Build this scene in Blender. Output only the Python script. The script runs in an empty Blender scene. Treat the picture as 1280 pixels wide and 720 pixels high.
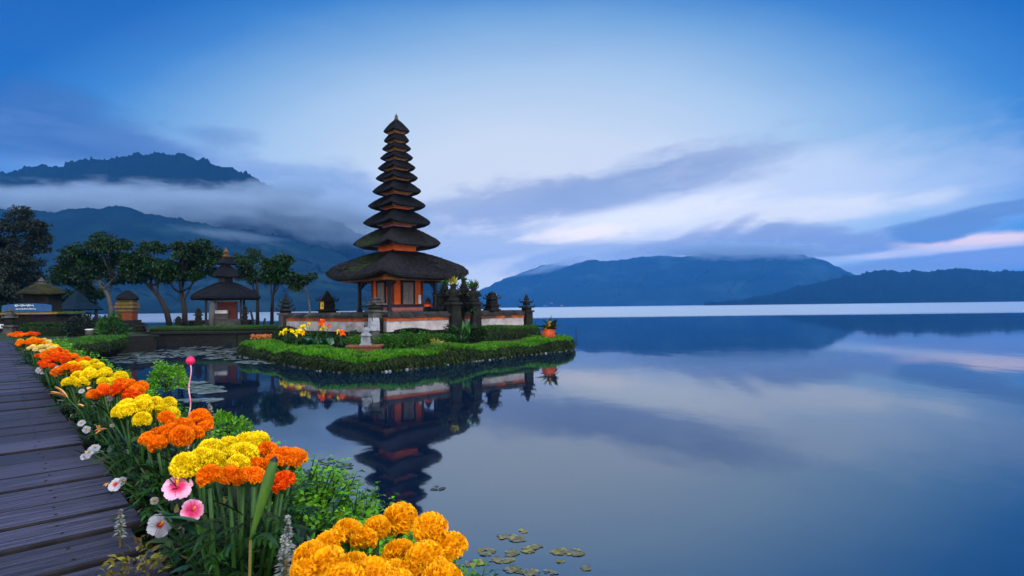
import bpy, math, random
import numpy as np
from mathutils import Vector, Matrix
random.seed(7)
rng = np.random.default_rng(11)
R = math.radians
scene = bpy.context.scene
COL = scene.collection

# ------------------------------------------------------------------ camera
F = 1280 * 20 / 36.0
PITCH, ROLL = math.atan(24 / F), 0.0125
CAM = Vector((0, 0, 1.6))
fw = Vector((0, math.cos(PITCH), math.sin(PITCH)))
up0 = Vector((0, -math.sin(PITCH), math.cos(PITCH)))
r0 = Vector((1, 0, 0))
CR = r0 * math.cos(ROLL) - up0 * math.sin(ROLL)
CU = r0 * math.sin(ROLL) + up0 * math.cos(ROLL)
cd = bpy.data.cameras.new('camera')
cd.lens, cd.sensor_width, cd.clip_start, cd.clip_end = 20, 36, 0.05, 20000
cam = bpy.data.objects.new('camera', cd)
COL.objects.link(cam)
M4 = Matrix((CR, CU, -fw)).transposed().to_4x4()
M4.translation = CAM
cam.matrix_world = M4
scene.camera = cam


def ray(px, py):
    return fw + CR * ((px - 640) / F) + CU * ((360 - py) / F)


def on_z(px, py, z=0.0):            # where a line of sight meets a level
    d = ray(px, py)
    return CAM + d * ((z - CAM.z) / d.z)


def at_y(px, py, Y):                # where a line of sight reaches a depth
    d = ray(px, py)
    return CAM + d * (Y / d.y)


def azel(px, py):
    d = ray(px, py).normalized()
    return math.degrees(math.atan2(d.x, d.y)), math.degrees(math.asin(d.z))


def lin(r, g, b):
    f = lambda c: (c / 255 / 12.92) if c <= 10 else ((c / 255 + .055) / 1.055) ** 2.4
    return (f(r), f(g), f(b), 1)


# ------------------------------------------------------------------ render settings
scene.view_settings.view_transform = 'Standard'
scene.view_settings.look = 'None'
scene.view_settings.gamma = 1
scene.view_settings.use_curve_mapping = False
scene.view_settings.exposure = 0.0
cy = scene.cycles
cy.use_denoising = True
try:
    cy.denoiser = 'OPENIMAGEDENOISE'
except Exception:
    pass
cy.max_bounces, cy.diffuse_bounces, cy.glossy_bounces = 6, 2, 3
cy.transparent_max_bounces, cy.volume_bounces = 8, 1
cy.volume_max_steps, cy.volume_step_rate = 48, 1.0
cy.sample_clamp_indirect = 4.0
cy.use_adaptive_sampling = True
cy.adaptive_threshold = 0.02

# ------------------------------------------------------------------ world sky
world = bpy.data.worlds.new('World')
scene.world = world
world.use_nodes = True
nt = world.node_tree
nt.nodes.clear()


class S:                            # a socket with arithmetic
    tree = nt

    def __init__(s, k): s.k = k
    def __add__(a, b): return mth('ADD', a, b)
    def __sub__(a, b): return mth('SUBTRACT', a, b)
    def __rsub__(a, b): return mth('SUBTRACT', b, a)
    def __mul__(a, b): return mth('MULTIPLY', a, b)
    def __truediv__(a, b): return mth('DIVIDE', a, b)
    __radd__, __rmul__ = __add__, __mul__


def plug(sock, v):
    if isinstance(v, S):
        S.tree.links.new(v.k, sock)
    else:
        sock.default_value = v


def mth(op, a, b=None, clamp=False):
    n = S.tree.nodes.new('ShaderNodeMath')
    n.operation, n.use_clamp = op, clamp
    plug(n.inputs[0], a)
    if b is not None:
        plug(n.inputs[1], b)
    return S(n.outputs[0])


def sstep(x, a, b):
    n = S.tree.nodes.new('ShaderNodeMapRange')
    n.interpolation_type = 'SMOOTHSTEP'
    plug(n.inputs['Value'], x)
    n.inputs['From Min'].default_value, n.inputs['From Max'].default_value = a, b
    return S(n.outputs[0])


def mixc(f, a, b):
    n = S.tree.nodes.new('ShaderNodeMix')
    n.data_type = 'RGBA'
    plug(n.inputs[0], f), plug(n.inputs[6], a), plug(n.inputs[7], b)
    return S(n.outputs[2])


def ramp(x, stops):
    n = S.tree.nodes.new('ShaderNodeValToRGB')
    plug(n.inputs[0], x)
    e = n.color_ramp.elements
    while len(e) < len(stops):
        e.new(0.5)
    for el, (p, c) in zip(e, stops):
        el.position, el.color = p, c
    return S(n.outputs[0])


def vec(x, y, z):
    n = S.tree.nodes.new('ShaderNodeCombineXYZ')
    plug(n.inputs[0], x), plug(n.inputs[1], y), plug(n.inputs[2], z)
    return S(n.outputs[0])


def sep(v):
    n = S.tree.nodes.new('ShaderNodeSeparateXYZ')
    plug(n.inputs[0], v)
    return [S(o) for o in n.outputs]


def noise(v, scale, detail=4, rough=.55, dist=0.0):
    n = S.tree.nodes.new('ShaderNodeTexNoise')
    plug(n.inputs['Vector'], v)
    n.inputs['Scale'].default_value, n.inputs['Detail'].default_value = scale, detail
    n.inputs['Roughness'].default_value, n.inputs['Distortion'].default_value = rough, dist
    return S(n.outputs['Fac'])


tc = nt.nodes.new('ShaderNodeTexCoord')
dx, dy_, dz = sep(S(tc.outputs['Generated']))
AZ = mth('ARCTAN2', dx, dy_) * 57.29578
EL = mth('ARCSINE', dz) * 57.29578
n_big = noise(vec(AZ * .05, EL * .16, 0.0), 1.0, 5, .55)
n_fine = noise(vec(AZ * .11, EL * .36 - AZ * .04, 3.0), 1.0, 7, .6, .35)
n_det = noise(vec(AZ * .30 + EL * .1, EL * .95 - AZ * .10, 11.0), 1.0, 6, .6, .3)
n_warp = noise(vec(AZ * .09, EL * .22, 7.0), 1.0, 4, .5)
E = mth('SQRT', mth('POWER', mth('ABSOLUTE', AZ - 2.0) / 42.8, 2.0) + mth('POWER', mth('ABSOLUTE', EL - 8.0) / 22.8, 2.0)) \
    + (n_big - .5) * .10
AMB = 1.45                          # brightness added to the unseen sky overhead and behind, to light the flowers
sky = ramp(E / 4.0, [(0, lin(220, 224, 230)), (.10, lin(203, 216, 230)), (.165, lin(168, 197, 224)), (.212, lin(116, 162, 208)), (.244, lin(56, 122, 192)),
                     (.276, lin(0, 88, 170)), (.36, lin(0, 66, 148)), (.48, (.12, .26, .58, 1)), (.66, (.82, .9, 1.0, 1)), (1, (.85, .9, 1.0, 1))])
sky = mixc(sstep(E, 1.7, 3.2), sky, (AMB * .92, AMB * .97, AMB * 1.08, 1))


def cloud(sky, px, py, rx, ry, rot, col, op, nz=.9, soft=.55):
    """a soft cloud bank round one direction of the sky; sizes in degrees, ragged by noise"""
    a0, e0 = azel(px, py)
    kx, ky = rx * 57.3 / F, ry * 57.3 / F
    c, s = math.cos(R(rot)), math.sin(R(rot))
    u = (AZ - a0) + (n_warp - .5) * (kx * .5)
    v = (EL - e0) + (n_warp - .5) * (ky * 1.3)
    p = (u * c + v * s) / kx
    q = (v * c - u * s) / ky
    d = mth('SQRT', p * p + q * q)
    m = sstep(d + (n_fine - .5) * nz + (n_big - .5) * nz * .8 + (n_det - .5) * nz * .75, 1.0 + soft * .2, 1.0 - soft)
    return mixc(m * mth('ADD', (n_fine - .5) * (.8 * op) + (n_det - .5) * (.7 * op), op, True), sky, col)


hdr = lambda k, r, g, b: tuple(c * k for c in lin(r, g, b)[:3]) + (1,)
CLOUDS = [
    (690, 270, 330, 75, 6, lin(208, 214, 234), .70, .7, .9),       # pale veil round the tower
    (1010, 235, 300, 60, -3, hdr(1.1, 200, 210, 232), .60, .8, .9),
    (330, 235, 330, 40, -8, lin(126, 150, 198), .75, .9, .7),     # grey bank over the left ridge
    (180, 212, 260, 40, 0, lin(120, 152, 206), .6, .9, .8),
    (30, 150, 150, 34, -5, lin(44, 84, 150), .75, 1.1, .7),
    (20, 185, 120, 16, 3, lin(40, 78, 142), .6, 1.1, .7),
    (270, 170, 60, 13, 0, lin(92, 124, 180), .55, 1.2, .7),
    (150, 178, 90, 14, -4, lin(78, 112, 172), .55, 1.2, .7),
    (800, 228, 240, 30, 10, lin(138, 156, 192), .85, 1.1, .6),    # long diagonal grey band
    (650, 252, 150, 34, 5, lin(142, 158, 194), .8, 1.1, .6),
    (600, 310, 200, 26, 3, lin(160, 178, 210), .75, 1.0, .6),
    (800, 274, 150, 20, 7, hdr(1.1, 226, 230, 236), 1.0, 1.0, .6),      # bright gap
    (735, 292, 80, 13, 4, hdr(1.18, 238, 231, 226), 1.0, 1.0, .6),
    (1010, 264, 140, 17, 2, hdr(1.05, 222, 226, 234), .85, 1.0, .6),
    (720, 322, 130, 15, 8, lin(150, 170, 208), .8, 1.0, .5),       # cloud over the right ridge
    (840, 309, 110, 14, 9, lin(146, 158, 190), .9, 1.2, .6),
    (940, 303, 110, 16, 3, lin(138, 151, 185), .92, 1.2, .55),
    (1040, 309, 110, 15, -2, lin(134, 148, 184), .9, 1.2, .55),
    (862, 298, 40, 9, 26, lin(148, 158, 190), .8, 1.3, .8),     # small leaning billows along its top
    (906, 291, 36, 9, 28, lin(142, 153, 186), .8, 1.3, .8),
    (956, 292, 42, 9, 20, lin(138, 150, 185), .8, 1.3, .8),
    (1012, 297, 44, 8, 14, lin(136, 149, 185), .8, 1.3, .8),
    (1070, 299, 50, 8, 8, lin(134, 148, 185), .75, 1.3, .8),
    (1240, 298, 90, 10, 0, hdr(1.25, 242, 214, 198), .95, 1.0, .7),      # pink light low at the right
    (1140, 316, 90, 6, 2, hdr(1.2, 214, 212, 220), .8, 1.0, .7),
    (1175, 286, 62, 13, 5, lin(100, 126, 168), 1.0, .9, .35),     # dark cloud at the right
    (1262, 260, 80, 9, 7, lin(98, 124, 168), .95, .9, .4),
    (1190, 329, 150, 12, 2, lin(126, 142, 180), .95, .9, .45),
    (1275, 320, 70, 7, 0, lin(138, 148, 182), .9, .8, .5),
]
for cl in CLOUDS:
    sky = cloud(sky, *cl)
# soft unevenness of real sky
sky = mixc(sstep(n_big, .35, .75) * .015, sky, lin(215, 222, 242))
gain = ramp(EL / 40.0, [(0, (1.0, .91, .70, 1)), (.12, (.87, .80, .65, 1)), (.28, (.67, .635, .56, 1)), (.6, (.555, .54, .525, 1)), (1, (.5, .5, .5, 1))])
mg = nt.nodes.new('ShaderNodeMix')       # the low sky is seen through the most air, so it is brighter behind it
mg.data_type, mg.blend_type = 'RGBA', 'MULTIPLY'
mg.inputs[0].default_value = 1.0
plug(mg.inputs[6], sky), plug(mg.inputs[7], gain)
sky = S(mg.outputs[2])
nish = nt.nodes.new('ShaderNodeTexSky')
nish.sky_type, nish.sun_disc = 'NISHITA', False
SUN_EL, SUN_AZ = 34.0, 128.0        # soft light from behind the right shoulder
nish.sun_elevation, nish.sun_rotation = R(SUN_EL), R(SUN_AZ)
bg1, bg2 = nt.nodes.new('ShaderNodeBackground'), nt.nodes.new('ShaderNodeBackground')
plug(bg1.inputs[0], sky)
bg1.inputs[1].default_value = 2.05
nt.links.new(nish.outputs[0], bg2.inputs[0])
bg2.inputs[1].default_value = 0.004
ad, wo = nt.nodes.new('ShaderNodeAddShader'), nt.nodes.new('ShaderNodeOutputWorld')
nt.links.new(bg1.outputs[0], ad.inputs[0])
nt.links.new(bg2.outputs[0], ad.inputs[1])
nt.links.new(ad.outputs[0], wo.inputs[0])

# ------------------------------------------------------------------ sun: weak and soft under cloud
sl = bpy.data.lights.new('sun', 'SUN')
sl.energy, sl.angle, sl.color = 1.9, R(14), (1.0, .96, .9)
sun = bpy.data.objects.new('sun', sl)
sun.rotation_euler = (R(90 - SUN_EL), 0, R(180 - SUN_AZ))
COL.objects.link(sun)


# ------------------------------------------------------------------ materials
def newmat(name):
    m = bpy.data.materials.new(name)
    m.use_nodes = True
    m.node_tree.nodes.clear()
    S.tree = m.node_tree
    o = m.node_tree.nodes.new('ShaderNodeOutputMaterial')
    b = m.node_tree.nodes.new('ShaderNodeBsdfPrincipled')
    m.node_tree.links.new(b.outputs[0], o.inputs[0])
    return m, b, o


def coords(kind='Object'):
    n = S.tree.nodes.new('ShaderNodeTexCoord')
    return S(n.outputs[kind])


def geo(name):
    n = S.tree.nodes.new('ShaderNodeNewGeometry')
    return S(n.outputs[name])


def vmul(v, xyz):
    n = S.tree.nodes.new('ShaderNodeVectorMath')
    n.operation = 'MULTIPLY'
    plug(n.inputs[0], v)
    n.inputs[1].default_value = xyz
    return S(n.outputs[0])


def bump(b, h, strength, dist=.02):
    n = S.tree.nodes.new('ShaderNodeBump')
    n.inputs['Strength'].default_value, n.inputs['Distance'].default_value = strength, dist
    plug(n.inputs['Height'], h)
    S.tree.links.new(n.outputs[0], b.inputs['Normal'])


def pmat(name, c1, c2=None, scale=4.0, rough=.7, bmp=0.0, bscale=30.0, bdist=.02, island=0.0, spec=.3, stretch=(1, 1, 1), c3=None, trans=0.0):
    m, b, o = newmat(name)
    c1 = tuple(c1) + (1,)
    c2 = tuple(c2) + (1,) if c2 else tuple(x * .6 for x in c1[:3]) + (1,)
    v = vmul(coords(), stretch)
    f = sstep(noise(v, scale, 5, .6), .32, .68)
    col = mixc(f, c1, c2)
    if c3:
        f3 = sstep(noise(v, scale * .37, 5, .65), .52, .66)
        col = mixc(f3, col, tuple(c3) + (1,))
    if island:
        r = geo('Random Per Island')
        n = S.tree.nodes.new('ShaderNodeHueSaturation')
        plug(n.inputs['Color'], col)
        plug(n.inputs['Value'], r * (2 * island) + (1 - island))
        plug(n.inputs['Hue'], r * (.05 * island) + (.5 - .025 * island))
        col = S(n.outputs[0])
    plug(b.inputs['Base Color'], col)
    b.inputs['Roughness'].default_value = rough
    b.inputs['Specular IOR Level'].default_value = spec
    if bmp:
        bump(b, noise(v, bscale, 4, .6), bmp, bdist)
    if trans:
        t = S.tree.nodes.new('ShaderNodeBsdfTranslucent')
        plug(t.inputs[0], col)
        mx = S.tree.nodes.new('ShaderNodeMixShader')
        mx.inputs[0].default_value = trans
        S.tree.links.new(b.outputs[0], mx.inputs[1])
        S.tree.links.new(t.outputs[0], mx.inputs[2])
        S.tree.links.new(mx.outputs[0], o.inputs[0])
    return m


MT = {}
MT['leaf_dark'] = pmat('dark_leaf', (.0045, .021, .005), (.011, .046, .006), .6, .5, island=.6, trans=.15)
MT['leaf_black'] = pmat('black_leaf', (.0025, .009, .006), (.005, .016, .007), .5, .6, island=.6)  # near-black green foliage
MT['leaf_mid'] = pmat('mid_leaf', (.012, .062, .008), (.028, .11, .012), 1.2, .5, island=.6, trans=.2)
MT['leaf_bright'] = pmat('bright_leaf', (.075, .27, .008), (.15, .37, .012), 2, .5, island=.5, trans=.25)
MT['leaf_blue'] = pmat('bluegreen_leaf', (.010, .06, .032), (.018, .085, .032), 6, .38, island=.55, spec=.5, trans=.12)
MT['leaf_grey'] = pmat('silver_leaf', (.14, .17, .17), (.30, .33, .32), 20, .7, island=.3)
MT['leaf_dry'] = pmat('dry_leaf', (.09, .05, .02), (.16, .12, .03), 12, .7, island=.6)
MT['leaf_yellow'] = pmat('yellow_leaf', (.2, .2, .02), (.3, .26, .03), 12, .6, island=.5, trans=.2)
MT['stem'] = pmat('green_stem', (.014, .06, .008), (.03, .10, .012), 14, .5)
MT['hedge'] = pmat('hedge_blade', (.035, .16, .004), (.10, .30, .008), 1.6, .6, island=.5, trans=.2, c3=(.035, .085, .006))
MT['hedge_dark'] = pmat('dark_hedge_blade', (.018, .085, .006), (.04, .14, .008), 1.1, .6, island=.5, trans=.15)  # deeper green hedge foliage
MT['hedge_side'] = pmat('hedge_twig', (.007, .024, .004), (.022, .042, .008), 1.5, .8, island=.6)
MT['hedge_core'] = pmat('hedge_core', (.008, .02, .005), (.014, .035, .008), 6, .95, .6, 20, .05)
MT['bark'] = pmat('bark', (.012, .009, .008), (.025, .019, .017), 5, .85, .6, 25, .03, stretch=(1, 1, .25))
MT['bark_pale'] = pmat('pale_bark', (.045, .045, .045), (.09, .085, .08), 5, .85, .5, 25, .03, stretch=(1, 1, .3))
MT['thatch'] = pmat('black_thatch', (.002, .003, .006), (.007, .009, .017), 3, .75, 1.0, 55, .05, spec=.2, stretch=(1, 1, .22))
MT['thatch_edge'] = pmat('cut_thatch', (.09, .09, .10), (.045, .045, .055), 9, .8, .8, 60, .04)
MT['moss'] = pmat('moss', (.04, .065, .012), (.075, .11, .02), 6, .95, .8, 30, .04)
MT['orange'] = pmat('orange_paint', (.85, .13, .012), (.66, .09, .010), 3, .55, .1)
MT['band'] = pmat('worn_orange_band', (.50, .085, .014), (.20, .05, .02), 3.5, .8, .4, 30, .01, c3=(.06, .035, .028))
MT['pink'] = pmat('faded_brick', (.42, .15, .14), (.34, .12, .11), 6, .8, .2)
MT['gold'] = pmat('gold_trim', (.42, .17, .03), (.20, .07, .015), 9, .42, .3, 60, .01)
MT['darkwood'] = pmat('dark_wood', (.008, .007, .010), (.016, .014, .018), 8, .55, .3)
MT['redwood'] = pmat('red_wood', (.20, .035, .02), (.12, .02, .012), 8, .55, .3)
MT['greywood'] = pmat('grey_door', (.16, .13, .125), (.27, .22, .21), 14, .6, .5, 40, .01, stretch=(3, 3, .3))
MT['plaster'] = pmat('aged_plaster', (.46, .42, .45), (.30, .26, .27), 3.0, .9, .4, 20, .015, c3=(.14, .12, .11))
MT['stone'] = pmat('dark_stone', (.006, .006, .007), (.015, .014, .015), 7, .85, .9, 28, .03, c3=(.012, .02, .007), spec=.2)
MT['stone_mid'] = pmat('grey_stone', (.04, .04, .042), (.085, .08, .08), 5, .85, .8, 26, .02, c3=(.025, .035, .018))
MT['stone_pale'] = pmat('pale_stone', (.26, .28, .33), (.15, .16, .19), 8, .8, .6, 30, .02, c3=(.07, .08, .08))
MT['brick'] = pmat('red_brick', (.22, .085, .04), (.13, .05, .03), 9, .85, .5, 30, .01, c3=(.12, .06, .04))
MT['cap'] = pmat('mossy_cap', (.010, .010, .011), (.025, .025, .025), 4, .85, .8, 30, .02, c3=(.06, .075, .065))
MT['soil'] = pmat('soil', (.018, .013, .010), (.035, .026, .018), 8, .95, .8, 30, .04)
MT['grass'] = pmat('turf', (.007, .024, .005), (.014, .04, .007), 1.3, .9, .6, 25, .05, c3=(.015, .015, .008))
MT['cloth_white'] = pmat('white_cloth', (.75, .75, .8), (.62, .62, .68), 8, .8)
MT['cloth_yellow'] = pmat('yellow_cloth', (.75, .42, .02), (.6, .3, .02), 8, .8)
MT['cloth_red'] = pmat('red_cloth', (.7, .08, .02), (.55, .05, .02), 8, .8)
MT['blue_board'] = pmat('blue_board', (.006, .06, .18), (.01, .08, .24), 5, .55)
MT['blue_roof'] = pmat('slate_blue_roof', (.003, .012, .026), (.006, .018, .034), 5, .8, .4, 40, .02, spec=.08)
MT['cloth_grey'] = pmat('worn_pale_cloth', (.34, .36, .42), (.20, .21, .26), 9, .9)
MT['white_paint'] = pmat('white_paint', (.75, .75, .74), (.6, .6, .6), 8, .6)
PETAL = {
    'orange': pmat('orange_petal', (1.0, .22, .002), (1.0, .30, .003), 30, .6, island=.22, spec=.15, trans=.35),
    'gold': pmat('golden_petal', (1.0, .41, .002), (1.0, .52, .005), 30, .6, island=.18, spec=.15, trans=.25),
    'yellow': pmat('yellow_petal', (1.0, .72, .006), (1.0, .80, .012), 30, .6, island=.18, spec=.15, trans=.25),
    'red': pmat('flame_petal', (.92, .085, .004), (.95, .13, .004), 30, .6, island=.25, spec=.15, trans=.25),
    'cream': pmat('cream_petal', (.95, .74, .25), (.98, .8, .35), 30, .6, island=.2, spec=.15, trans=.25),
}


# ------------------------------------------------------------------ mesh helpers
class MB:
    def __init__(s):
        s.v, s.f, s.m = [], [], []

    def add(s, vs, fs, mi=0):
        o = len(s.v)
        s.v += [tuple(p) for p in vs]
        s.f += [tuple(i + o for i in f) for f in fs]
        s.m += [mi] * len(fs)

    def box(s, c, size, rz=0.0, taper=1.0, mi=0, bev=0.0):
        """a box standing on c with chamfered upright edges; taper scales its top"""
        hx, hy, h = size[0] / 2, size[1] / 2, size[2]
        b = bev or min(hx, hy) * .06
        ring = [(hx - b, -hy), (hx, -hy + b), (hx, hy - b), (hx - b, hy), (-hx + b, hy), (-hx, hy - b), (-hx, -hy + b), (-hx + b, -hy)]
        cz, sz = math.cos(rz), math.sin(rz)
        vs = []
        for z, k in ((0, 1.0), (h - min(b, h * .2), 1 + (taper - 1) * .9), (h, taper * (1 - .5 * b / max(hx, hy)))):
            for x, y in ring:
                x2, y2 = x * k, y * k
                vs.append((c[0] + x2 * cz - y2 * sz, c[1] + x2 * sz + y2 * cz, c[2] + z))
        fs = [tuple(range(7, -1, -1)), tuple(range(16, 24))]
        for r in (0, 8):
            for i in range(8):
                j = (i + 1) % 8
                fs.append((r + i, r + j, r + 8 + j, r + 8 + i))
        s.add(vs, fs, mi)

    def bar(s, a, b, w, h, mi=0):
        a, b = Vector(a), Vector(b)
        d = (b - a).normalized()
        sd = d.cross(Vector((0, 0, 1)))
        sd = sd.normalized() if sd.length > 1e-4 else Vector((1, 0, 0))
        u = sd.cross(d)
        vs = []
        for p in (a, b):
            for x, y in ((-1, -1), (1, -1), (1, 1), (-1, 1)):
                vs.append(p + sd * (x * w / 2) + u * (y * h / 2))
        s.add(vs, [(3, 2, 1, 0), (4, 5, 6, 7), (0, 1, 5, 4), (1, 2, 6, 5), (2, 3, 7, 6), (3, 0, 4, 7)], mi)

    def tube(s, pts, rad, n=8, mi=0):
        pts = [Vector(p) for p in pts]
        k = len(pts)
        rad = rad if isinstance(rad, (list, tuple)) else [rad] * k
        vs, fs = [], []
        x = None
        for i, p in enumerate(pts):
            d = (pts[min(i + 1, k - 1)] - pts[max(i - 1, 0)]).normalized()
            if x is None:
                x = d.orthogonal().normalized()
            x = (x - d * x.dot(d)).normalized()
            y = d.cross(x)
            for j in range(n):
                a = 2 * math.pi * j / n
                vs.append(p + (x * math.cos(a) + y * math.sin(a)) * rad[i])
        for i in range(k - 1):
            for j in range(n):
                j2 = (j + 1) % n
                fs.append((i * n + j, i * n + j2, (i + 1) * n + j2, (i + 1) * n + j))
        fs += [tuple(range(n - 1, -1, -1)), tuple(range((k - 1) * n, k * n))]
        s.add(vs, fs, mi)

    def lathe(s, c, prof, n=16, sq=2.0, rz=0.0, mi=0, sy=1.0):
        """a turned shape; sq=2 round, lower gives a diamond-like plan"""
        vs, fs = [], []
        for r, z in prof:
            for j in range(n):
                a = 2 * math.pi * j / n + rz
                ca, sa = math.cos(2 * math.pi * j / n), math.sin(2 * math.pi * j / n)
                k = (abs(ca) ** sq + abs(sa) ** sq) ** (-1 / sq)
                vs.append((c[0] + math.cos(a) * r * k, c[1] + math.sin(a) * r * k * sy, c[2] + z))
        for i in range(len(prof) - 1):
            for j in range(n):
                j2 = (j + 1) % n
                fs.append((i * n + j, i * n + j2, (i + 1) * n + j2, (i + 1) * n + j))
        fs += [tuple(range(n - 1, -1, -1)), tuple(range((len(prof) - 1) * n, len(prof) * n))]
        s.add(vs, fs, mi)

    def build(s, name, mats, parent=None, smooth=False, loc=None):
        me = bpy.data.meshes.new(name)
        vs = s.v if loc is None else [(x - loc[0], y - loc[1], z - loc[2]) for x, y, z in s.v]
        me.from_pydata(vs, [], s.f)
        for m in (mats if isinstance(mats, (list, tuple)) else [mats]):
            me.materials.append(m)
        me.polygons.foreach_set('material_index', s.m)
        if smooth:
            me.polygons.foreach_set('use_smooth', [True] * len(s.f))
        me.update()
        return link(name, me, parent, loc)


def link(name, me, parent=None, loc=None):
    o = bpy.data.objects.new(name, me)
    COL.objects.link(o)
    if loc is not None:
        o.location = loc
    if parent is not None:
        o.parent = parent
        if loc is None:
            o.matrix_parent_inverse = Matrix.Translation(-Vector(parent.location))
        else:
            o.location = Vector(loc) - Vector(parent.location)
    return o


def tag(o, label=None, cat=None, group=None, kind=None):
    for k, v in (('label', label), ('category', cat), ('group', group), ('kind', kind)):
        if v:
            o[k] = v
    return o


def thing(name, loc, label, cat, group=None):
    o = bpy.data.objects.new(name, None)
    o.empty_display_size = .1
    o.location = loc
    COL.objects.link(o)
    return tag(o, label, cat, group)


def leaves_np(P, D, L, Wd, N=None, fold=.25, droop=.0):
    """many pointed leaves: base P, direction D, length L, width Wd; two bent halves of four faces"""
    P, D = np.asarray(P, float), np.asarray(D, float)
    n = len(P)
    D = D / (np.linalg.norm(D, axis=1, keepdims=True) + 1e-9)
    if N is None:
        N = rng.normal(size=(n, 3)) * .6 + np.array([0, 0, 1.0])
    Sd = np.cross(D, N)
    Sd /= (np.linalg.norm(Sd, axis=1, keepdims=True) + 1e-9)
    U = np.cross(Sd, D)
    L = np.broadcast_to(np.asarray(L, float), (n,))[:, None]
    Wd = np.broadcast_to(np.asarray(Wd, float), (n,))[:, None]
    mid = P + D * L * .5 + U * L * .06
    tip = P + D * L - np.array([0, 0, 1.0]) * L * droop
    lf = P + D * L * .42 + Sd * Wd * .5 + U * Wd * fold
    rt = P + D * L * .42 - Sd * Wd * .5 + U * Wd * fold
    V = np.stack([P, lf, tip, rt, mid], 1).reshape(-1, 3)
    b = np.arange(n)[:, None] * 5
    Fc = np.concatenate([b + np.array([[0, 4, 1]]), b + np.array([[1, 4, 2]]), b + np.array([[0, 3, 4]]), b + np.array([[3, 2, 4]])], 0)
    return V, Fc


def mesh_np(name, V, Fc, mats, parent=None, mi=None, loc=None, smooth=False):
    me = bpy.data.meshes.new(name)
    V = np.asarray(V, float)
    if loc is not None:
        V = V - np.array(loc)[None, :]
    Fc = np.asarray(Fc, np.int32)
    k = Fc.shape[1]
    me.vertices.add(len(V))
    me.vertices.foreach_set('co', V.astype(np.float32).ravel())
    me.loops.add(Fc.size)
    me.loops.foreach_set('vertex_index', Fc.ravel())
    me.polygons.add(len(Fc))
    me.polygons.foreach_set('loop_start', np.arange(len(Fc), dtype=np.int32) * k)
    me.polygons.foreach_set('loop_total', np.full(len(Fc), k, np.int32))
    for m in (mats if isinstance(mats, (list, tuple)) else [mats]):
        me.materials.append(m)
    if mi is not None:
        me.polygons.foreach_set('material_index', np.asarray(mi, np.int32))
    if smooth:
        me.polygons.foreach_set('use_smooth', np.ones(len(Fc), bool))
    me.update(calc_edges=True)
    me.validate()
    return link(name, me, parent, loc)


def merge_np(parts):
    """[(V, F, mat index)] -> V, F, mi"""
    Vs, Fs, Ms, o = [], [], [], 0
    for V, Fc, m in parts:
        Vs.append(V), Fs.append(Fc + o), Ms.append(np.full(len(Fc), m))
        o += len(V)
    return np.concatenate(Vs), np.concatenate(Fs), np.concatenate(Ms)


def fnoise(x, y, seed=0.0):
    """cheap smooth noise, about -1..1"""
    return (np.sin(x * 1.7 + y * .9 + seed) * np.cos(y * 1.3 - x * .6 + seed * 1.7) + .5 * np.sin(x * 3.9 - y * 2.7 + seed * 2.1)
            + .3 * np.sin(x * 8.3 + y * 6.1 + seed * .7) * np.cos(y * 7.7 - x * 2.2)) / 1.6

# ================================================================== SETTING
# ---- lake
wm, wb, wout = newmat('lake_water')
pos = geo('Position')
wx, wy, wz = sep(pos)
n1 = noise(vec(wx * .55, wy * .35, 0.0), 1.0, 3, .5)
n2 = noise(vec(wx * 2.2, wy * 1.4, 2.0), 1.0, 3, .5)
nfar = noise(vec(wx * .004, wy * .012, 5.0), 1.0, 4, .55)
far = sstep(wy + (nfar - .5) * 60, 72.0, 92.0)
hgt = n1 * .6 + n2 * .25
bn = S.tree.nodes.new('ShaderNodeBump')
bn.inputs['Strength'].default_value = .065
bn.inputs['Distance'].default_value = .08
plug(bn.inputs['Height'], hgt)
gl = S.tree.nodes.new('ShaderNodeBsdfGlossy')
gl.inputs['Color'].default_value = (.88, .96, 1.0, 1)
plug(gl.inputs['Roughness'], far * (.22 + nfar * .12) + .035)
S.tree.links.new(bn.outputs[0], gl.inputs['Normal'])
fr = S.tree.nodes.new('ShaderNodeFresnel')
fr.inputs['IOR'].default_value = 3.3
S.tree.links.new(bn.outputs[0], fr.inputs['Normal'])
wb.inputs['Base Color'].default_value = (.0025, .011, .034, 1)
wb.inputs['Roughness'].default_value = 1.0
wb.inputs['Specular IOR Level'].default_value = 0.0
mx = S.tree.nodes.new('ShaderNodeMixShader')
S.tree.links.new(fr.outputs[0], mx.inputs[0])
S.tree.links.new(wb.outputs[0], mx.inputs[1])
S.tree.links.new(gl.outputs[0], mx.inputs[2])
S.tree.links.new(mx.outputs[0], wout.inputs[0])
mb = MB()
mb.add([(-5200, -60, 0), (5200, -60, 0), (5200, 5200, 0), (-5200, 5200, 0)], [(0, 1, 2, 3)])
tag(mb.build('lake', wm), kind='structure')

# ---- hills
hill_m = pmat('forest_hill', (.003, .013, .026), (.008, .024, .036), .012, .95, c3=(.018, .046, .058), spec=0)
hill_near = pmat('forest_ridge', (.002, .007, .012), (.004, .011, .014), .02, .95, spec=0)


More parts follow.
